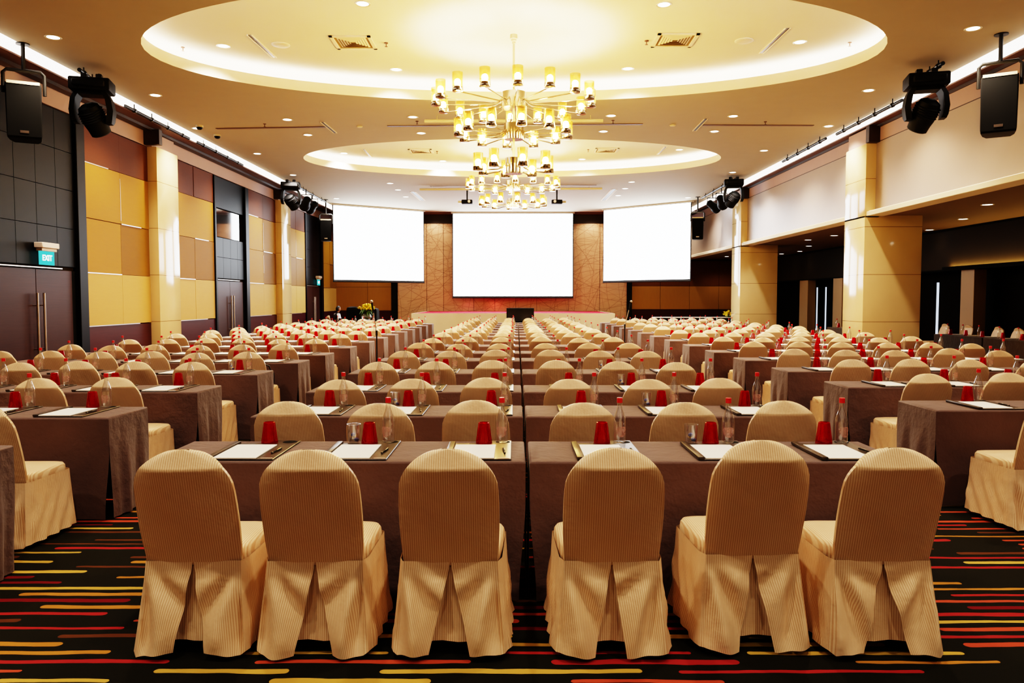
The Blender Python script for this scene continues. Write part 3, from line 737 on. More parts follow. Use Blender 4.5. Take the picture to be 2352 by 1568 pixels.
def moving_head(px, py, Y, s, rz, tilt, label, ztop):
    p = ony(px, py, Y)
    e = empty('moving_head_light', (p.x, p.y, p.z), rz); tag(e, label, 'stage light', 'moving head lights')
    H = ztop-p.z
    m = MB(); m.bbox(-.33*s, .33*s, -.24*s, .24*s, .28*s, .5*s, .03*s, 2); m.bbox(-.26*s, .26*s, -.3*s, .3*s, .33*s, .45*s, .02*s, 1); m.build('base_box', M['black'], e)
    m = MB(); m.tube([(-.12*s, 0, .5*s), (-.12*s, 0, H)], .025*s, 6); m.tube([(.12*s, 0, .5*s), (.12*s, 0, H)], .025*s, 6)
    m.bbox(-.17*s, -.07*s, -.06*s, .06*s, .48*s, .6*s, .01, 1); m.bbox(.07*s, .17*s, -.06*s, .06*s, .48*s, .6*s, .01, 1); m.build('clamp', M['black_metal'], e)
    m = MB()
    for sx in (-1, 1):
        lo = []
        for z, w, x in ((.3, .16, .2), (.15, .17, .28), (-.05, .16, .31), (-.2, .15, .29), (-.26, .1, .27)):
            lo.append([(sx*(x-.045)*s, -w*s, z*s), (sx*(x+.045)*s, -w*.8*s, z*s), (sx*(x+.045)*s, w*.8*s, z*s), (sx*(x-.045)*s, w*s, z*s)])
        if sx < 0: lo = [l[::-1] for l in lo]
        m.loft(lo, True, True, True)
    m.box(-.22*s, .22*s, -.14*s, .14*s, .22*s, .29*s); m.build('yoke', M['black'], e)
    m = MB(); m.lathe([(.1*s, .22*s), (.17*s, .18*s), (.2*s, .08*s), (.2*s, -.1*s), (.18*s, -.2*s), (.17*s, -.32*s), (.14*s, -.34*s), (.12*s, -.32*s)][::-1], 18)
    for k in range(5): m.lathe([(.2*s, -.012*s), (.215*s, 0), (.2*s, .012*s)], 18, (0, 0, (-.06+k*.04)*s), False, False)
    hd = m.build('head', M['black'], e, (0, 0, -.13*s)); hd.rotation_euler = tilt
    m = MB(); m.lathe([(.001, -.318*s), (.12*s, -.325*s)][::-1], 16, cap0=False, cap1=False); m.build('front_lens', M['steel'], hd)
moving_head(213, 250, 14.0, 1.0, .25, (.5, -.35, 0), 'large black moving head light hung at the upper left', 5.57)
moving_head(2126, 240, 13.8, 1.0, -.25, (.5, .35, 0), 'large black moving head light hung at the upper right', 5.57)
moving_head(668, 452, 26.5, .95, .2, (.6, -.5, 0), 'far black moving head light near the left screen', 5.57)
moving_head(1685, 446, 26.3, .95, -.2, (.5, .5, 0), 'far black moving head light near the right screen', 5.57)
def par(px, py, Y, tilt, label, ztop=5.57):
    p = ony(px, py, Y); e = empty('spotlight', p); tag(e, label, 'spotlight', 'small far spotlights')
    m = MB(); m.lathe([(.08, .26), (.13, .22), (.14, .1), (.15, -.1), (.19, -.16), (.19, -.3), (.17, -.3), (.15, -.14)][::-1], 16); h = m.build('lamp_body', M['black'], e); h.rotation_euler = tilt
    m = MB(); m.tube([(-.2, 0, -.02), (-.2, 0, .28), (.2, 0, .28), (.2, 0, -.02)], .02, 6); m.tube([(0, 0, .28), (0, 0, ztop-p.z)], .02, 6); m.build('bracket', M['black_metal'], e)
par(703, 465, 28.4, (1.1, 0, .5), 'small dark spotlight beside the far left moving head')
par(718, 474, 30.0, (1.2, 0, .7), 'second small spotlight, nearest the left screen')
par(1657, 462, 28.2, (1.1, 0, -.5), 'small dark spotlight beside the far right moving head')
par(1637, 472, 29.6, (1.2, 0, -.9), 'second small spotlight, nearest the right screen')
for px, py, w in ((1073, 463, 'left'), (1279, 463, 'right')):
    p = ony(px, py, 29.6); e = empty('projector', p); tag(e, f'small black ceiling projector on a pole, {w} of the farther chandelier', 'projector', 'hung projectors')
    m = MB(); m.bbox(-.2, .2, -.17, .17, -.09, .06, .02, 2); m.build('body', M['black'], e)
    m = MB(); m.lathe([(.05, 0), (.05, .04)], 12); l = m.build('lens', M['steel'], e, (.08 if w == 'left' else -.08, -.17, -.01)); l.rotation_euler = (PI/2, 0, 0)
    m = MB(); m.tube([(0, 0, .05), (0, 0, ZC-p.z)], .03, 8); m.build('pole', M['black_metal'], e)
    m = MB(); m.bbox(-.34, -.21, -.1, .1, -.06, .02, .01, 1) if w == 'left' else m.bbox(.21, .34, -.1, .1, -.06, .02, .01, 1); m.build('lens_hood', M['white_metal'], e)

# ------------------------------------------------------------------ exit signs
def text_mesh(body, size, mat, depth=.004):
    cu = bpy.data.curves.new('txt', 'FONT'); cu.body = body; cu.size = size; cu.extrude = depth; cu.align_x = 'CENTER'; cu.align_y = 'CENTER'; cu.offset = .004
    o = bpy.data.objects.new('txt', cu); C.objects.link(o); dg = bpy.context.evaluated_depsgraph_get(); dg.update()
    me = bpy.data.meshes.new_from_object(o.evaluated_get(dg)); C.objects.unlink(o); bpy.data.objects.remove(o)
    me.materials.clear(); me.materials.append(mat); return me
EXIT = text_mesh('EXIT', .19, M['exit_white'])
def exit_sign(px, py, s, label):
    p = onx(px, py, XL+.02); e = empty('exit_sign', p); tag(e, label, 'exit sign', 'lit exit signs')
    # local: x out of the wall, y along the wall
    m = MB(); m.bbox(0, .16, -.34*s, .34*s, .17*s, .3*s, .01, 1); m.bbox(.02, .13, -.3*s, .3*s, .1*s, .17*s, .006, 1); m.build('sign_case', M['exit_case'], e)
    m = MB(); m.box(.06, .08, -.29*s, .29*s, -.22*s, .11*s); m.build('sign_panel', M['exit_green'], e, smooth=False)
    o = link('exit_lettering', EXIT, e, (.082, 0, -.06*s)); o.rotation_euler = (PI/2, 0, PI/2); o.scale = (s, s, 1)
exit_sign(98, 587, .76, 'lit green EXIT sign over the nearest left door')
exit_sign(728, 646, .76, 'lit green EXIT sign over the farthest left door')

# ------------------------------------------------------------------ chairs
def smooth(a, b, x):
    t = max(0, min(1, (x-a)/(b-a))); return t*t*(3-2*t)
def chair_back(seed):
    rnd = random.Random(seed)
    m = MB(); sv = []
    zs = [.405, .42, .46, .52, .58, .64, .70, .76, .80, .83, .855, .868, .874, .885, .90, .913, .925, .934, .941, .946, .9485]
    loops = []; ph = rnd.uniform(0, 6)
    N = 14
    for z in zs:
        if z <= .765: w = .212+.01*math.sin((z-.42)/.345*PI*.8)
        else: w = .2175*math.sqrt(max(0.0006, 1-((z-.765)/.185)**2))
        th = .05 if z < .93 else .05*math.sqrt(max(.12, 1-((z-.93)/.02)**2))
        yb = -.30*(z-.42)
        if z > .872: yb += (z-.872)*.75
        l = []
        def wob(x): return .004*math.sin(x*17+ph+z*9)*smooth(.45, .6, z)
        for j in range(N):          # back face left to right
            u = -1+2*j/(N-1); x = w*math.sin(u*PI/2)*1.0
            e = abs(x)/max(w, 1e-4)
            l.append((x, yb+wob(x)+.018*e**4-.006*(1-e**2)*smooth(.45, .6, z)*(1 if z < .872 else 0.3), z))
        for j in range(N):          # front face right to left
            u = 1-2*j/(N-1); x = w*math.sin(u*PI/2)
            e = abs(x)/max(w, 1e-4)
            l.append((x, yb+th-.012*e**4, z))
        loops.append(l)
    m.loft(loops, True, True, True); sv = [v[0] for v in m.v]
    return m.mesh('backrest', M['chair'], True, 55, sv)
def chair_seat():
    m = MB(); loops = []
    N = 32
    for (k, z) in ((.985, .40), (1.0, .43), (.99, .458), (.95, .473), (.8, .480), (.4, .484), (.05, .485)):
        l = []
        for j in range(N):
            a = 2*PI*j/N; c, s = math.cos(a), math.sin(a)
            x = .235*math.copysign(abs(c)**.35, c)*k; y = .255+.225*math.copysign(abs(s)**.35, s)*k
            x *= 1+.06*(y-.25)/.22
            l.append((x, y, z))
        loops.append(l)
    m.loft(loops, True, False, True)
    return m.mesh('seat', M['chair'], True, 60, [v[0] for v in m.v])
def chair_skirt(seed, gap=.07, hem=.03, flare=.035):
    rnd = random.Random(seed); m = MB(); sv = []
    # perimeter starting at right flap edge, round the front, to the left flap edge
    top = []
    def seg(a, b, n, tg):
        for k in range(n): t = k/n; top.append((a[0]+(b[0]-a[0])*t, a[1]+(b[1]-a[1])*t, tg))
    g0 = .004
    seg((g0, 0), (.213, .004), 16, 'b'); seg((.213, .004), (.232, .06), 3, 'c'); seg((.232, .06), (.245, .46), 14, 's'); seg((.245, .46), (.22, .485), 3, 'c')
    seg((.22, .485), (-.22, .485), 12, 'f'); seg((-.22, .485), (-.245, .46), 3, 'c'); seg((-.245, .46), (-.232, .06), 14, 's'); seg((-.232, .06), (-.213, .004), 3, 'c')
    seg((-.213, .004), (-g0, 0), 16, 'b'); top.append((-g0, 0, 'b'))
    n = len(top); nv = 14
    arc = [0.0]
    for i in range(1, n): arc.append(arc[-1]+math.hypot(top[i][0]-top[i-1][0], top[i][1]-top[i-1][1]))
    ph = [rnd.uniform(0, 6.28) for _ in range(8)]; gl = gap*rnd.uniform(.8, 1.2); gr = gap*rnd.uniform(.8, 1.2)
    cx, cy = 0, .24
    grid = []
    for k in range(nv+1):
        v = k/nv; z0 = .425
        l = []
        for i, (x, y, tg) in enumerate(top):
            hz = hem
            d = Vector((x-cx, (y-cy))).normalized()
            fl = flare*v**1.2
            nx, ny = d.x, d.y
            if tg == 'b':
                nx, ny = 0, -1
                side = 1 if x > 0 else -1
                g = (gr if side > 0 else gl)
                e = 1-min(1, abs(x)/.213)              # 1 at the pleat edge
                px = x + side*g*max(0, v-.06)/.94*e**.8
                px += side*.02*v*(1-e)
                off = .075*v**1.1 + .02*v*math.sin(e*PI*1.0)
                # folds sweeping from the seam down to the hem corners
                # folds fanning out from the outer seam corner towards the pleat edge
                du = max(0.0, .235-abs(x)); th = math.atan2(du, v*.40+.03); rr = math.hypot(du, v*.4)
                off += .030*smooth(.0, .3, v)*smooth(.04, .22, rr)*(1-.6*smooth(.85, 1, v))*math.sin(th*11+ph[0 if side > 0 else 1])*(1-.5*e**2)
                off += .006*smooth(.1, .6, v)*math.sin(th*21+ph[2 if side > 0 else 3])
                off -= .012*v*e**3
                X, Y = px, y-off
                hz += -.018*(1-e)*.5 - .012*e + .010*math.sin(e*3+ph[4])
            elif tg == 's':
                side = 1 if x > 0 else -1; t = (y-.06)/.4
                X = x+side*(fl+.008*smooth(.1, .6, v)*math.sin(9*(t*2.2+v*1.3)+ph[5])+.006*v*math.sin(21*t+ph[6]))
                Y = y+(-.05*v*(1-t)) 
            elif tg == 'f':
                X = x*(1+.1*v); Y = y+.012*v+.006*v*math.sin(x*40+ph[7])
            else:
                side = 1 if x > 0 else -1
                X = x+side*fl*.95; Y = y+(-.07*v if y < .2 else .01*v)
            z = z0+(max(.004, hz)-z0)*v
            l.append((X, Y, z))
        grid.append(l)
    m.loft(grid, False)
    for _ in range(nv+1): sv += arc
    # inner pleat panel behind the opening
    lo = []; npl = 10
    for k in range(9):
        v = k/8; wv = .03+.15*v
        lo.append([((-1+2*j/npl)*wv, .012+.012*v-.028*v*v+.010*v*math.sin(j*1.3+ph[0]), .41+(hem+.028-.41)*v) for j in range(npl+1)])
    m.loft(lo, False); sv += [p[0] for l in lo for p in l]
    return m.mesh('skirt', M['chair'], True, 60, sv)
BACKS = [chair_back(s) for s in range(3)]
SEAT = chair_seat()
SKIRTS_UP = [chair_skirt(s+10, .068+.008*(s % 3), .035) for s in range(6)]
SKIRTS = [chair_skirt(s+30, .07, .012, .014) for s in range(3)]
lg = MB(); lg.tube([(0, 0, 0), (0, 0, .065)], .013, 8); LEGM = lg.mesh('leg', M['leg'])
nchair = [0]
def chair(x, y, rz, label, group, legs=False, zs=1.0):
    i = nchair[0]; nchair[0] += 1
    e = empty('banquet_chair', (x, y, 0), rz); e.scale = (1, 1, zs); tag(e, label, 'chair', group)
    link('backrest', BACKS[i % 3], e); link('seat', SEAT, e)
    link('skirt', SKIRTS_UP[i % 6] if legs else SKIRTS[i % 3], e)
    if legs:
        for lx, ly in ((-.2, -.02), (.2, -.02), (-.2, .43), (.2, .43)): link('leg', LEGM, e, (lx, ly, 0))
    return e

# ------------------------------------------------------------------ tables
def table_mesh(W=2.0, D=.6, H=.75, seed=0, billow=(1, 1)):
    rnd = random.Random(seed); m = MB()
    r = .012; x0, x1, y0, y1 = -W/2, W/2, -D, 0
    # top with softened edge
    lo = []
    for ins, z in ((.06, H), (.012, H), (.004, H-.003), (0, H-.012)):
        lo.append([(x0+ins, y0+ins, z), (x1-ins, y0+ins, z), (x1-ins, y1-ins, z), (x0+ins, y1-ins, z)])
    m.loft(lo, True); m.add(lo[0], [(0, 1, 2, 3)])
    sides = [((x0, y0), (x1, y0), (0, -1), 44), ((x1, y0), (x1, y1), (1, 0), 18), ((x1, y1), (x0, y1), (0, 1), 24), ((x0, y1), (x0, y0), (-1, 0), 18)]
    for si, (a, b, nrm, n) in enumerate(sides):
        lo = []; end = si in (1, 3); L = math.hypot(b[0]-a[0], b[1]-a[1]); p1, p2 = rnd.uniform(0, 6), rnd.uniform(0, 6)
        for k in range(13):
            v = k/12; z = (H-.012)+(.012-(H-.012))*v; l = []
            for j in range(n+1):
                t = j/n
                g = .035*smooth(.25, 1, v)
                tt = g/L+t*(1-2*g/L)
                x = a[0]+(b[0]-a[0])*tt; y = a[1]+(b[1]-a[1])*tt
                if end:
                    o = .004*v+(.030 if billow[0 if si == 3 else 1] else .004)*smooth(.05, .6, v)*(.5+.5*math.sin(t*13+p1+v*.8))*math.sin(t*PI)**.4 + (.008 if billow[0 if si == 3 else 1] else .002)*v*math.sin(t*29+p2)
                else:
                    o = .003*v+.006*v*math.sin(t*9+p1)+.004*v*math.sin(t*23+p2+v*2)
                    o += .016*smooth(.3, 1, v)*(smooth(.06, 0, t)+smooth(.94, 1, t))
                l.append((x+nrm[0]*o, y+nrm[1]*o, z))
            lo.append(l)
        m.loft(lo, False)
    return m.mesh('skirted_table', M['cloth'], True, 50)
TABLES = {b: [table_mesh(1.992, .6, .75, s+7*b[0]+3*b[1], b) for s in range(3)] for b in ((1, 0), (0, 1), (0, 0))}
ntab = [0]
def table(xc, yback, label, group, bl=(0, 0)):
    o = link('skirted_table', TABLES[bl][ntab[0] % 3], None, (xc, yback, 0)); ntab[0] += 1
    tag(o, label, 'table', group); return o

# ------------------------------------------------------------------ table settings
TZ = .752
def bottle_meshes():
    b = MB(); b.lathe([(.001, .004), (.03, .0), (.036, .006), (.0365, .12), (.034, .145), (.024, .175), (.0155, .20), (.014, .215), (.014, .238)], 18, cap0=True, cap1=False)
    c = MB(); c.lathe([(.0165, .234), (.0165, .262), (.014, .264), (.001, .264)], 14, cap1=False)
    p = MB(); lo = []
    for z, w in ((.035, .3), (.045, .7), (.065, 1.0), (.085, 1.0), (.095, .6)):
        lo.append([(.0372*math.sin(a*w), -.0372*math.cos(a*w), z) for a in [(-1+2*j/8)*.95 for j in range(9)]])
    p.loft(lo, False)
    return b.mesh('water_bottle', M['glass']), c.mesh('cap', M['redcap']), p.mesh('printed_heart', M['print'])
BOT, CAP, PRN = bottle_meshes()
t = MB(); t.lathe([(.046, 0), (.048, .004), (.047, .02), (.034, .118), (.032, .128), (.028, .130), (.026, .122), (.001, .120)], 20, cap0=False, cap1=False)
REDG = t.mesh('red_glass', M['redglass'])
t = MB(); t.lathe([(.001, .006), (.031, .0), (.035, .004), (.040, .115), (.038, .115), (.033, .01), (.001, .009)], 20, cap0=False, cap1=False)
TUMB = t.mesh('tumbler', M['glass'])
t = MB(); t.bbox(-.18, .18, -.28, .18, 0, .008, .003, 1); t.bbox(.02, .18, .16, .27, 0, .008, .003, 1)
PADM = t.mesh('desk_pad', M['leather'], False)
t = MB(); t.bbox(-.182, -.145, -.282, .182, .004, .02, .006, 2); BARM = t.mesh('binding_bar', M['leather'])
t = MB(); t.box(.11, .172, -.272, -.255, .008, .0095); CARDM = t.mesh('name_card', M['card'], False)
t = MB(); t.lathe([(.042, .0085), (.001, .0085)], 18, (.13, .215, 0), False, False); WELLM = t.mesh('coaster_well', M['black_matte'])
t = MB(); t.bbox(-.115, .115, -.19, .19, 0, .006, .001, 1); PAPM = t.mesh('note_paper', M['paper'], False)
t = MB(); t.tube([(0, -.07, .006), (0, .055, .006), (0, .07, .006)], [.0045, .0055, .003], 8); PENM = t.mesh('pen', M['black'])
t = MB(); t.tube([(.004, .0, .010), (.004, .05, .011)], .0018, 6); t.tube([(0, -.07, .006), (0, -.055, .006)], [.003, .006], 8); PENC = t.mesh('pen_clip', M['steel'])
t = MB(); t.sphere((0, 0, .012), .011, 8, 6, 1.5, 1, 1)
t.lathe([(.004, -.018), (.010, -.028)], 6, (0, 0, .03), False, False)
CANDB = t.mesh('wrapped_candy', M['candy_blue']); CANDY = CANDB.copy(); CANDY.materials.clear(); CANDY.materials.append(M['candy_yellow'])

def seat_words(block, i, r):
    side = {'left': 'aisle', 'middle': 'left', 'right': 'aisle'}[block]
    return f'{ORD[i]} from {side}, {ORD[r]} {block} row'
def setting(block, r, i, x, yb, full, bottle=True, glass=True, tumbler=False, candy=None, pad=True, pen=False):
    w = seat_words(block, i, r); rnd = random.Random(hash((block == 'left', block == 'right', r, i)) & 0xffff)
    jx = rnd.uniform(-.02, .02)
    if pad:
        o = link('desk_pad', PADM, None, (x, yb-.3, TZ)); tag(o, f'dark leather desk pad at place {w}', 'desk pad', f'desk pads of the {block} block')
        link('binding_bar', BARM, o)
        if full: link('name_card', CARDM, o); link('coaster_well', WELLM, o)
        o = link('note_paper', PAPM, None, (x-.025, yb-.388, TZ+.0085)); tag(o, f'white note paper on the desk pad {w}', 'paper', f'note papers of the {block} block')
    if pen:
        o = link('pen', PENM, None, (x+.14, yb-.38, TZ+.0085), rnd.uniform(-.15, .15)); tag(o, f'dark ballpoint pen on the desk pad {w}', 'pen', f'pens of the {block} block'); link('pen_clip', PENC, o)
    if glass:
        o = link('red_glass', REDG, None, (x+jx, yb-.115+rnd.uniform(-.01, .01), TZ+.001), rnd.uniform(0, 6)); tag(o, f'upturned red glass tumbler at place {w}', 'glass', f'red glasses of the {block} block')
    if bottle:
        o = link('water_bottle', BOT, None, (x+.105+jx, yb-.095+rnd.uniform(-.015, .01), TZ+.009 if pad else TZ+.001), rnd.uniform(-.4, .4)); tag(o, f'clear water bottle with red cap at place {w}', 'bottle', f'water bottles of the {block} block')
        link('cap', CAP, o)
        if full: link('printed_heart', PRN, o)
    if tumbler:
        tx = x-.09 if block != 'middle' or i < 3 else x-.11
        o = link('tumbler', TUMB, None, (tx, yb-.09, TZ+.001+(.008 if pad and tx > x-.18 and False else 0))); tag(o, f'clear glass tumbler holding sweets at place {w}', 'glass', 'clear tumblers with sweets')
        for k, (me, cn) in enumerate(((CANDB, 'blue'), (CANDY, 'yellow'), (CANDB, 'blue'))[:3 if full else 2]):
            o = link('wrapped_candy', me, None, (tx+.012*math.cos(k*2.1), yb-.09+.012*math.sin(k*2.1), TZ+.012+.016*k), k*1.3)
            o.rotation_euler = (.3*k, .2, k*1.3)
            tag(o, f'{"upper" if k == 2 else "lower"} {cn} wrapped sweet in tumbler {w}', 'sweet', 'wrapped sweets in tumblers')

CEN_T = [4.68, 6.28, 7.79, 9.58, 11.45, 13.0, 14.85, 16.7, 18.5, 20.1, 21.7, 23.6, 25.5, 27.3, 29.1]
LEFT_T = [6.20, 7.77, 9.44, 11.1, 12.6, 14.4, 16.2, 17.9, 19.5, 21.1, 22.7, 24.3, 26.0, 27.8]
RIGHT_T = [6.6, 8.18, 9.85, 11.55, 13.25, 15.0, 16.8, 18.6, 20.4, 22.1, 23.9, 25.8, 27.6, 29.2]
CEN_X = [-1.47, -.87, -.27, .43, 1.08, 1.68]
LEFT_X = [-3.38, -3.99, -4.60, -5.22, -5.85, -6.47]
RIGHT_X = [3.70, 4.38, 5.03, 5.75, 6.4, 7.0]
FRONT = [(-1.445, 3.47, .02, 1.0), (-.895, 3.47, .02, 1.0), (-.285, 3.46, .0, 1.005), (.44, 3.46, 0, 1.01), (1.09, 3.52, .02, 1.035), (1.66, 3.47, -.02, 1.01)]
TUMB_AT = {('middle', 0, 1), ('middle', 0, 4), ('middle', 1, 1), ('middle', 1, 4), ('middle', 2, 4), ('middle', 3, 4), ('left', 1, 1), ('left', 1, 3), ('left', 2, 0), ('right', 2, 1)}
def block(name, rows, xs, ends, drift):
    rnd = random.Random(len(name)*13)
    for r, yb in enumerate(rows):
        dx = drift*yb
        for k, xc in enumerate(ends):
            nm = {'left': ('aisle end', 'wall end'), 'middle': ('left half', 'right half'), 'right': ('aisle end', 'pillar end')}[name][k]
            table(xc+dx, yb, f'long table under brown floor-length cloth, {nm} of {ORD[r]} {name} row', f'brown skirted tables of the {name} block', {('left', 0): (0, 1), ('middle', 0): (1, 0), ('middle', 1): (0, 1), ('right', 0): (1, 0)}.get((name, k), (0, 0)))
        for i, x in enumerate(xs):
            w = seat_words(name, i, r); x = x+dx
            if name == 'middle' and r == 0:
                fx, fy, frz, fz = FRONT[i]
                chair(fx, fy, frz, f'cream striped chair {w}, nearest the camera', 'chairs of the middle block', True, fz)
            else:
                legs = r == 0
                chair(x+rnd.uniform(-.014, .014), yb-1.15+rnd.uniform(-.1, 0), rnd.uniform(-.035, .035), f'cream striped fabric-covered chair, {w}', f'chairs of the {name} block', legs, rnd.uniform(.985, 1.015))
            px = x + ((.0, .0, .06, .07, .06, .11)[i] if name == 'middle' else .06 if name == 'left' else .08)
            full = r < 4
            setting(name, r, i, px, yb, full, bottle=not (name == 'middle' and r == 0 and i == 0), glass=True, tumbler=(name, r, i) in TUMB_AT, pad=True, pen=r < (4 if name == 'middle' else 2))
block('middle', CEN_T, CEN_X, (-.950, 1.064), .0035)
block('left', LEFT_T, LEFT_X, (-3.935, -5.947), .0035)
block('right', RIGHT_T, RIGHT_X, (4.26, 6.272), -.002)
o = table(-3.93, 4.55, 'long table under brown cloth at the extreme left edge, nearest of all', 'brown skirted tables of the left block', (0, 1))

# ------------------------------------------------------------------ side bay tables and chairs
DT = TABLES[(0, 0)][0].copy(); DT.materials.clear(); DT.materials.append(M['cloth_dimmed'])
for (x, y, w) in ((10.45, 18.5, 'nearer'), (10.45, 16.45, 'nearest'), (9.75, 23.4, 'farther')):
    o = link('skirted_table', DT, None, (x, y, 0), PI/2); tag(o, f'brown-clothed table in the dim side bay, {w} one', 'table', 'side bay tables')
    for k in range(3):
        yy = y-.65+.65*k; xx = x+.2
        b = link('water_bottle', BOT, None, (xx, yy+.1, TZ+.001)); tag(b, f'water bottle on the {w} side bay table, {ORD[k]} from the near end', 'bottle', 'side bay bottles'); link('cap', CAP, b)
        g = link('red_glass', REDG, None, (xx, yy-.03, TZ+.001)); tag(g, f'red glass on the {w} side bay table, {ORD[k]} from the near end', 'glass', 'side bay glasses')
        p = link('note_paper', PAPM, None, (xx+.2, yy, TZ+.001), PI/2); tag(p, f'note paper on the {w} side bay table, {ORD[k]} from the near end', 'paper', 'side bay papers')
for k, y in enumerate((21.3, 20.2, 18.95, 18.2, 17.5, 16.7)):
    chair(11.62, y, PI/2, f'pale covered chair against the dark bay wall, {ORD[k]} from the far end', 'side bay chairs')

# ------------------------------------------------------------------ microphones, monitor, flowers
def mic(x, y, lean, label):
    e = empty('microphone_stand', (x, y, 0)); tag(e, label, 'microphone stand', 'floor microphone stands')
    m = MB(); m.lathe([(.13, 0), (.13, .012), (.05, .03), (.016, .05)], 18); m.build('base', M['black_metal'], e)
    m = MB(); m.tube([(0, 0, .03), (0, 0, .95)], .014, 8); m.tube([(0, 0, .9), (0, 0, 1.0)], .022, 8); m.build('lower_pole', M['black_metal'], e)
    m = MB(); m.tube([(0, 0, .95), (lean, 0, 1.36)], .010, 8); m.build('upper_pole', M['steel'], e)
    d = Vector((lean, 0, .41)).normalized(); a = Vector((lean, 0, 1.34))
    m = MB(); m.tube([a, a+d*.06, a+d*.2], [.016, .016, .022], 10); m.build('microphone_body', M['black'], e)
    m = MB(); m.sphere(a+d*.225, .03, 12, 8); m.build('microphone_head', M['steel'], e)
mic(-2.68, 15.3, -.06, 'tall microphone stand in the left aisle')
mic(2.72, 19.2, .10, 'tall microphone stand in the right aisle')

e = empty('monitor', (.25, 30.2, 0)); tag(e, 'black flat monitor standing before the stage', 'monitor')
m = MB(); m.bbox(-.53, .53, -.04, .04, .72, 1.28, .012, 2); m.build('bezel', M['black'], e)
m = MB(); m.box(-.5, .5, -.043, -.040, .77, 1.25); m.build('display', simple('dark_display', (10, 11, 12), .15), e, smooth=False)
m = MB(); m.tube([(-.2, 0, .05), (-.2, 0, .75)], .03, 8); m.tube([(.2, 0, .05), (.2, 0, .75)], .03, 8); m.bbox(-.4, .4, -.2, .2, .0, .06, .015, 1); m.build('stand', M['black_metal'], e)

def bouquet(root, c, R, n, seed):
    rnd = random.Random(seed)
    lv = MB()
    for k in range(26):
        a = rnd.uniform(0, 2*PI); el = rnd.uniform(-.7, .1); L = R*rnd.uniform(.85, 1.15)
        d = Vector((math.cos(a)*math.cos(el), math.sin(a)*math.cos(el), math.sin(el))); s = d.cross(Vector((0, 0, 1))).normalized()*.03
        p = Vector(c); q = p+d*L*.6+Vector((0, 0, .02)); e2 = p+d*L-Vector((0, 0, L*.35))
        lv.add([p, q-s, e2, q+s], [(0, 1, 2, 3)])
    lv.build('leaves', M['leaf'], root)
    for k in range(n):
        a = rnd.uniform(0, 2*PI); el = math.asin(rnd.uniform(.0, 1)); d = Vector((math.cos(a)*math.cos(el), math.sin(a)*math.cos(el), math.sin(el)*.75))
        fm = MB(); p = Vector(c)+d*R*rnd.uniform(.55, 1)
        for j in range(6):
            t = j*PI/3; u = Vector((math.cos(t), math.sin(t), .45))*.075; w = Vector((-math.sin(t), math.cos(t), 0))*.042
            fm.add([p, p+u*.6-w, p+u, p+u*.6+w], [(0, 1, 2, 3)])
        fm.sphere(p+Vector((0, 0, .015)), .034, 6, 4)
        fm.build('flower', M['petal'], root, smooth=False)
vx, vy = ony(842, 715, 30.3).x, 30.3
m = MB(); m.bbox(-.16, .16, -.16, .16, 0, .80, .01, 1); e = m.build('pedestal', M['black_matte'], None, (vx, vy, 0)); tag(e, 'slim black pedestal under the glass flower bowl', 'pedestal')
e = empty('flower_vase', (vx, vy, .80)); tag(e, 'round glass bowl of yellow flowers at left front of the hall', 'vase of flowers')
m = MB(); m.lathe([(.07, .002), (.13, .02), (.19, .09), (.2, .15), (.17, .21), (.12, .25), (.115, .25), (.19, .15), (.12, .03), (.02, .015)], 24, cap0=True, cap1=False); m.build('glass_bowl', M['glass'], e)
st_ = MB()
for k in range(9): st_.tube([(.05*math.cos(k*.7), .05*math.sin(k*.7), .03), (.1*math.cos(k*.7+1), .1*math.sin(k*.7+1), .4)], .006, 5)
st_.build('stems', M['leaf'], e); bouquet(e, (0, 0, .40), .32, 60, 4)

rx = ony(1670, 728, 32.6).x
e = empty('registration_table', (7.6, 32.9, 0)); tag(e, 'long black-draped table with white top at right front', 'table')
m = MB(); m.bbox(-1.75, 1.75, -.35, .35, .84, .87, .006, 1); m.build('table_top', M['white_cloth'], e, smooth=False)
m = MB(); m.bbox(-1.72, 1.72, -.32, .32, 0, .84, .01, 1); m.build('black_drape', M['black_matte'], e, smooth=False)
e = empty('flower_vase', (9.0, 32.9, .872)); tag(e, 'low bowl of yellow flowers on the white-topped table', 'vase of flowers')
m = MB(); m.lathe([(.05, 0), (.1, .01), (.13, .06), (.12, .1)], 18, cap1=False); m.build('bowl', M['white_metal'], e); bouquet(e, (0, 0, .08), .24, 26, 9)

e = empty('draped_console', (-6.15, 32.0, 0)); tag(e, 'black-draped sound desk at left front of the hall', 'sound desk')
lo = []
for z, k in ((0, 1.06), (.7, 1.02), (1.16, 1.0), (1.22, .97), (1.26, .8)):
    lo.append([(x*k+.01*math.sin(i*2.1+z*5), y*k+.01*math.cos(i*1.7), z+(.06 if (x < 0 and z > 1.1) else 0)) for i, (x, y) in enumerate([(-.6, -.35), (-.3, -.37), (0, -.35), (.3, -.37), (.6, -.35), (.62, 0), (.6, .35), (0, .36), (-.6, .35), (-.62, 0)])])
m = MB(); m.loft(lo, True, False, True); m.build('black_cover', M['black_matte'], e)
m = MB(); m.bbox(-.35, .25, -.12, .12, 1.24, 1.30, .01, 1); m.build('covered_mixer', M['black_matte'], e)

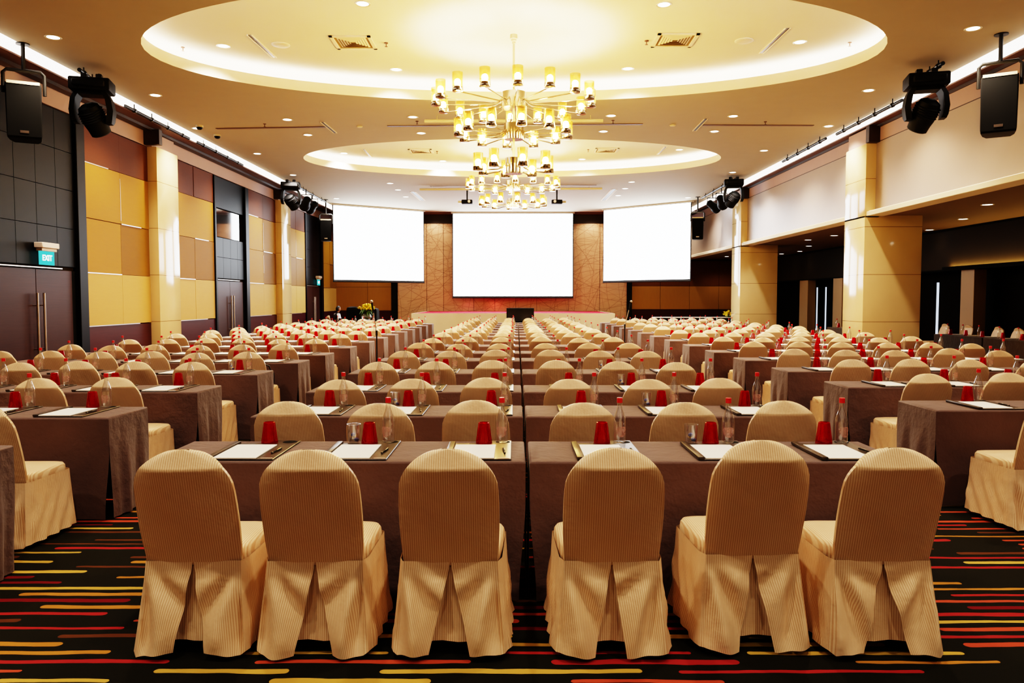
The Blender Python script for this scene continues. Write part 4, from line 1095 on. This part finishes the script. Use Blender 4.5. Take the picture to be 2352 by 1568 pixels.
# ------------------------------------------------------------------ seated person
def skinned(verts, edges, radii, sub=2):
    me = bpy.data.meshes.new('tmp'); me.from_pydata(verts, edges, []); o = bpy.data.objects.new('tmp', me); C.objects.link(o)
    sk = o.modifiers.new('s', 'SKIN'); sk.use_smooth_shade = True
    for i, v in enumerate(me.skin_vertices[0].data):
        r = radii[i]; v.radius = (r, r) if not isinstance(r, tuple) else r
        v.use_root = i == 0
    o.modifiers.new('u', 'SUBSURF').levels = sub; o.modifiers['u'].render_levels = sub
    dg = bpy.context.evaluated_depsgraph_get(); dg.update()
    r = bpy.data.meshes.new_from_object(o.evaluated_get(dg)); C.objects.unlink(o); bpy.data.objects.remove(o); return r
PX, PY = ony(773, 715, 32.6).x, 32.6
person = empty('person', (PX, PY, 0), -PI/2+.55)   # faces local -Y... turned towards the desk on the right
tag(person, 'person in black jacket with white shoulder panels seated beside the sound desk', 'person')
# local: faces +X after rotation handled by sign; x = side, y = forward
V = [(0,0,.50),(0,.0,.66),(0,.02,.84),(0,.03,.97),(0,.045,1.05),(0,.06,1.11),
     (.17,.01,.93),(.23,.05,.72),(.16,.27,.66),(.13,.36,.67),
     (-.17,.01,.93),(-.23,.05,.72),(-.16,.27,.66),(-.13,.36,.67),
     (.10,.02,.50),(.13,.42,.50),(.13,.44,.08),(.13,.56,.05),
     (-.10,.02,.50),(-.13,.42,.50),(-.13,.44,.08),(-.13,.56,.05)]
E = [(0,1),(1,2),(2,3),(3,4),(4,5),(3,6),(6,7),(7,8),(8,9),(3,10),(10,11),(11,12),(12,13),(0,14),(14,15),(15,16),(16,17),(0,18),(18,19),(19,20),(20,21)]
Rr = [.15,.14,.15,.12,.055,.05,.075,.05,.04,.03,.075,.05,.04,.03,.095,.07,.05,.04,.095,.07,.05,.04]
bm_ = skinned(V, E, Rr); bm_.materials.clear(); bm_.materials.append(M['cloth_black']); link('body', bm_, person)
# head with face: ovoid, nose, brow, ears
m = MB(); lo = []
for i in range(15):
    t = -PI/2+PI*i/14; t = max(-1.55, min(1.55, t)); l = []
    for j in range(20):
        a = 2*PI*j/20; x = .076*math.cos(t)*math.cos(a); y = .095*math.cos(t)*math.sin(a); z = .118*math.sin(t)
        if z < -.03: x *= .84; y = y*.9+(.012 if y > 0 else .02)
        d = math.hypot(x/.02, (z+.012)/.03)
        if y > .05: y += .022*math.exp(-d*d)
        d = min(math.hypot((x-.03)/.016, (z-.018)/.012), math.hypot((x+.03)/.016, (z-.018)/.012))
        if y > .05: y -= .008*math.exp(-d*d)
        l.append((x, y, z))
    lo.append(l)
m.loft(lo, True, True, True); m.sphere((.078, -.005, 0), .025, 8, 6, .4, .8, 1.2); m.sphere((-.078, -.005, 0), .025, 8, 6, .4, .8, 1.2)
m.tube([(0, .0, -.14), (0, .01, -.07)], [.05, .052], 12)
hd = m.build('head', M['skin'], person, (0, .08, 1.215)); hd.rotation_euler = (-.12, 0, 0)
m = MB(); m.sphere((.029, .084, .018), .008, 8, 6); m.sphere((-.029, .084, .018), .008, 8, 6); m.build('eyes', M['hair'], hd)
m = MB(); m.tube([(-.022, .09, -.058), (0, .096, -.057), (.022, .09, -.058)], .005, 6); m.build('mouth', simple('lips', (120, 60, 52), .5), hd)
m = MB(); lo = []
for i in range(11):
    v = i/10; l = []
    for j in range(24):
        a = 2*PI*j/24; sn = math.sin(a)
        t0 = .62 if sn > .45 else (-.75 if sn < -.1 else -.75+1.37*smooth(-.1, .45, sn))
        t = t0+(PI/2-.03-t0)*v
        l.append((.086*math.cos(t)*math.cos(a), -.008+.104*math.cos(t)*sn, .131*math.sin(t)))
    lo.append(l)
m.loft(lo, True, False, True); m.build('hair', M['hair'], hd)
for s in (-1, 1):
    m = MB(); lo = []
    for k in range(6):
        v = k/5; c = Vector((s*(.15+.09*v), .02+.02*v, .985-.2*v)); lo.append([(c.x+s*.048*math.cos(a), c.y+.075*math.sin(a)*1.15, c.z+.05*math.cos(a)) for a in [-1.0+2*j/6*1.0 for j in range(7)]])
    m.loft(lo, False); m.build('white_shoulder_panel', M['cloth_white'], person)
    hm = MB()
    base = Vector((s*.125, .37, .672)); hm.bbox(base.x-.038, base.x+.038, base.y-.01, base.y+.08, base.z-.014, base.z+.014, .012, 2)
    for k in range(4):
        fx = base.x-.03+.02*k; L = (.06, .075, .07, .055)[k]
        hm.tube([(fx, base.y+.07, base.z), (fx, base.y+.07+L*.5, base.z-.006), (fx, base.y+.07+L, base.z-.025)], [.009, .0085, .006], 8)
    hm.tube([(base.x-s*.034, base.y+.01, base.z), (base.x-s*.06, base.y+.045, base.z-.005), (base.x-s*.062, base.y+.075, base.z-.012)], [.011, .010, .007], 8)
    hm.build('hand', M['skin'], person)
chair(PX, PY, 0, 'cream covered chair under the person in black', 'chairs of the left block')
for o in C.objects:
    if o.name.startswith('banquet_chair') and o['label'].startswith('cream covered chair under'):
        o.rotation_euler = (0, 0, -PI/2+.55); d = Vector((math.cos(.55-PI/2+PI/2), math.sin(.55))); o.location = (PX-d.x*.26, PY-d.y*.26, 0)

# bag on a chair seat by the left aisle
e = empty('shoulder_bag', (0, 0, 0)); tag(e, 'black and white shoulder bag on a chair seat by the left aisle', 'bag')
m = MB(); m.bbox(-.13, .13, -.07, .07, 0, .17, .03, 2); m.build('bag_body', M['bag'], e)
m = MB(); m.bbox(-.1, .1, -.078, -.068, .03, .12, .004, 1); m.build('white_panel', M['bag_white'], e)
m = MB(); m.tube([(-.1, 0, .15), (-.07, 0, .24), (0, 0, .27), (.07, 0, .24), (.1, 0, .15)], .01, 6); m.build('strap', M['bag'], e)
e.location = (LEFT_X[0]+.0035*11.1+.06, LEFT_T[3]-1.13+.27, .49); e.rotation_euler = (0, 0, .5)

# ------------------------------------------------------------------ world, view, render-neutral settings
w = bpy.data.worlds.new('world'); sc.world = w; w.use_nodes = True
bg = w.node_tree.nodes.get('Background') or w.node_tree.nodes.new('ShaderNodeBackground')
bg.inputs[0].default_value = (1, .8, .6, 1); bg.inputs[1].default_value = .0
sc.view_settings.view_transform = 'Filmic'
sc.view_settings.look = 'Very High Contrast'
sc.view_settings.exposure = 0.34
cy = sc.cycles
cy.max_bounces = 7; cy.diffuse_bounces = 3; cy.glossy_bounces = 3; cy.transmission_bounces = 4; cy.transparent_max_bounces = 14
cy.caustics_reflective = False; cy.caustics_refractive = False
cy.sample_clamp_indirect = 6.0
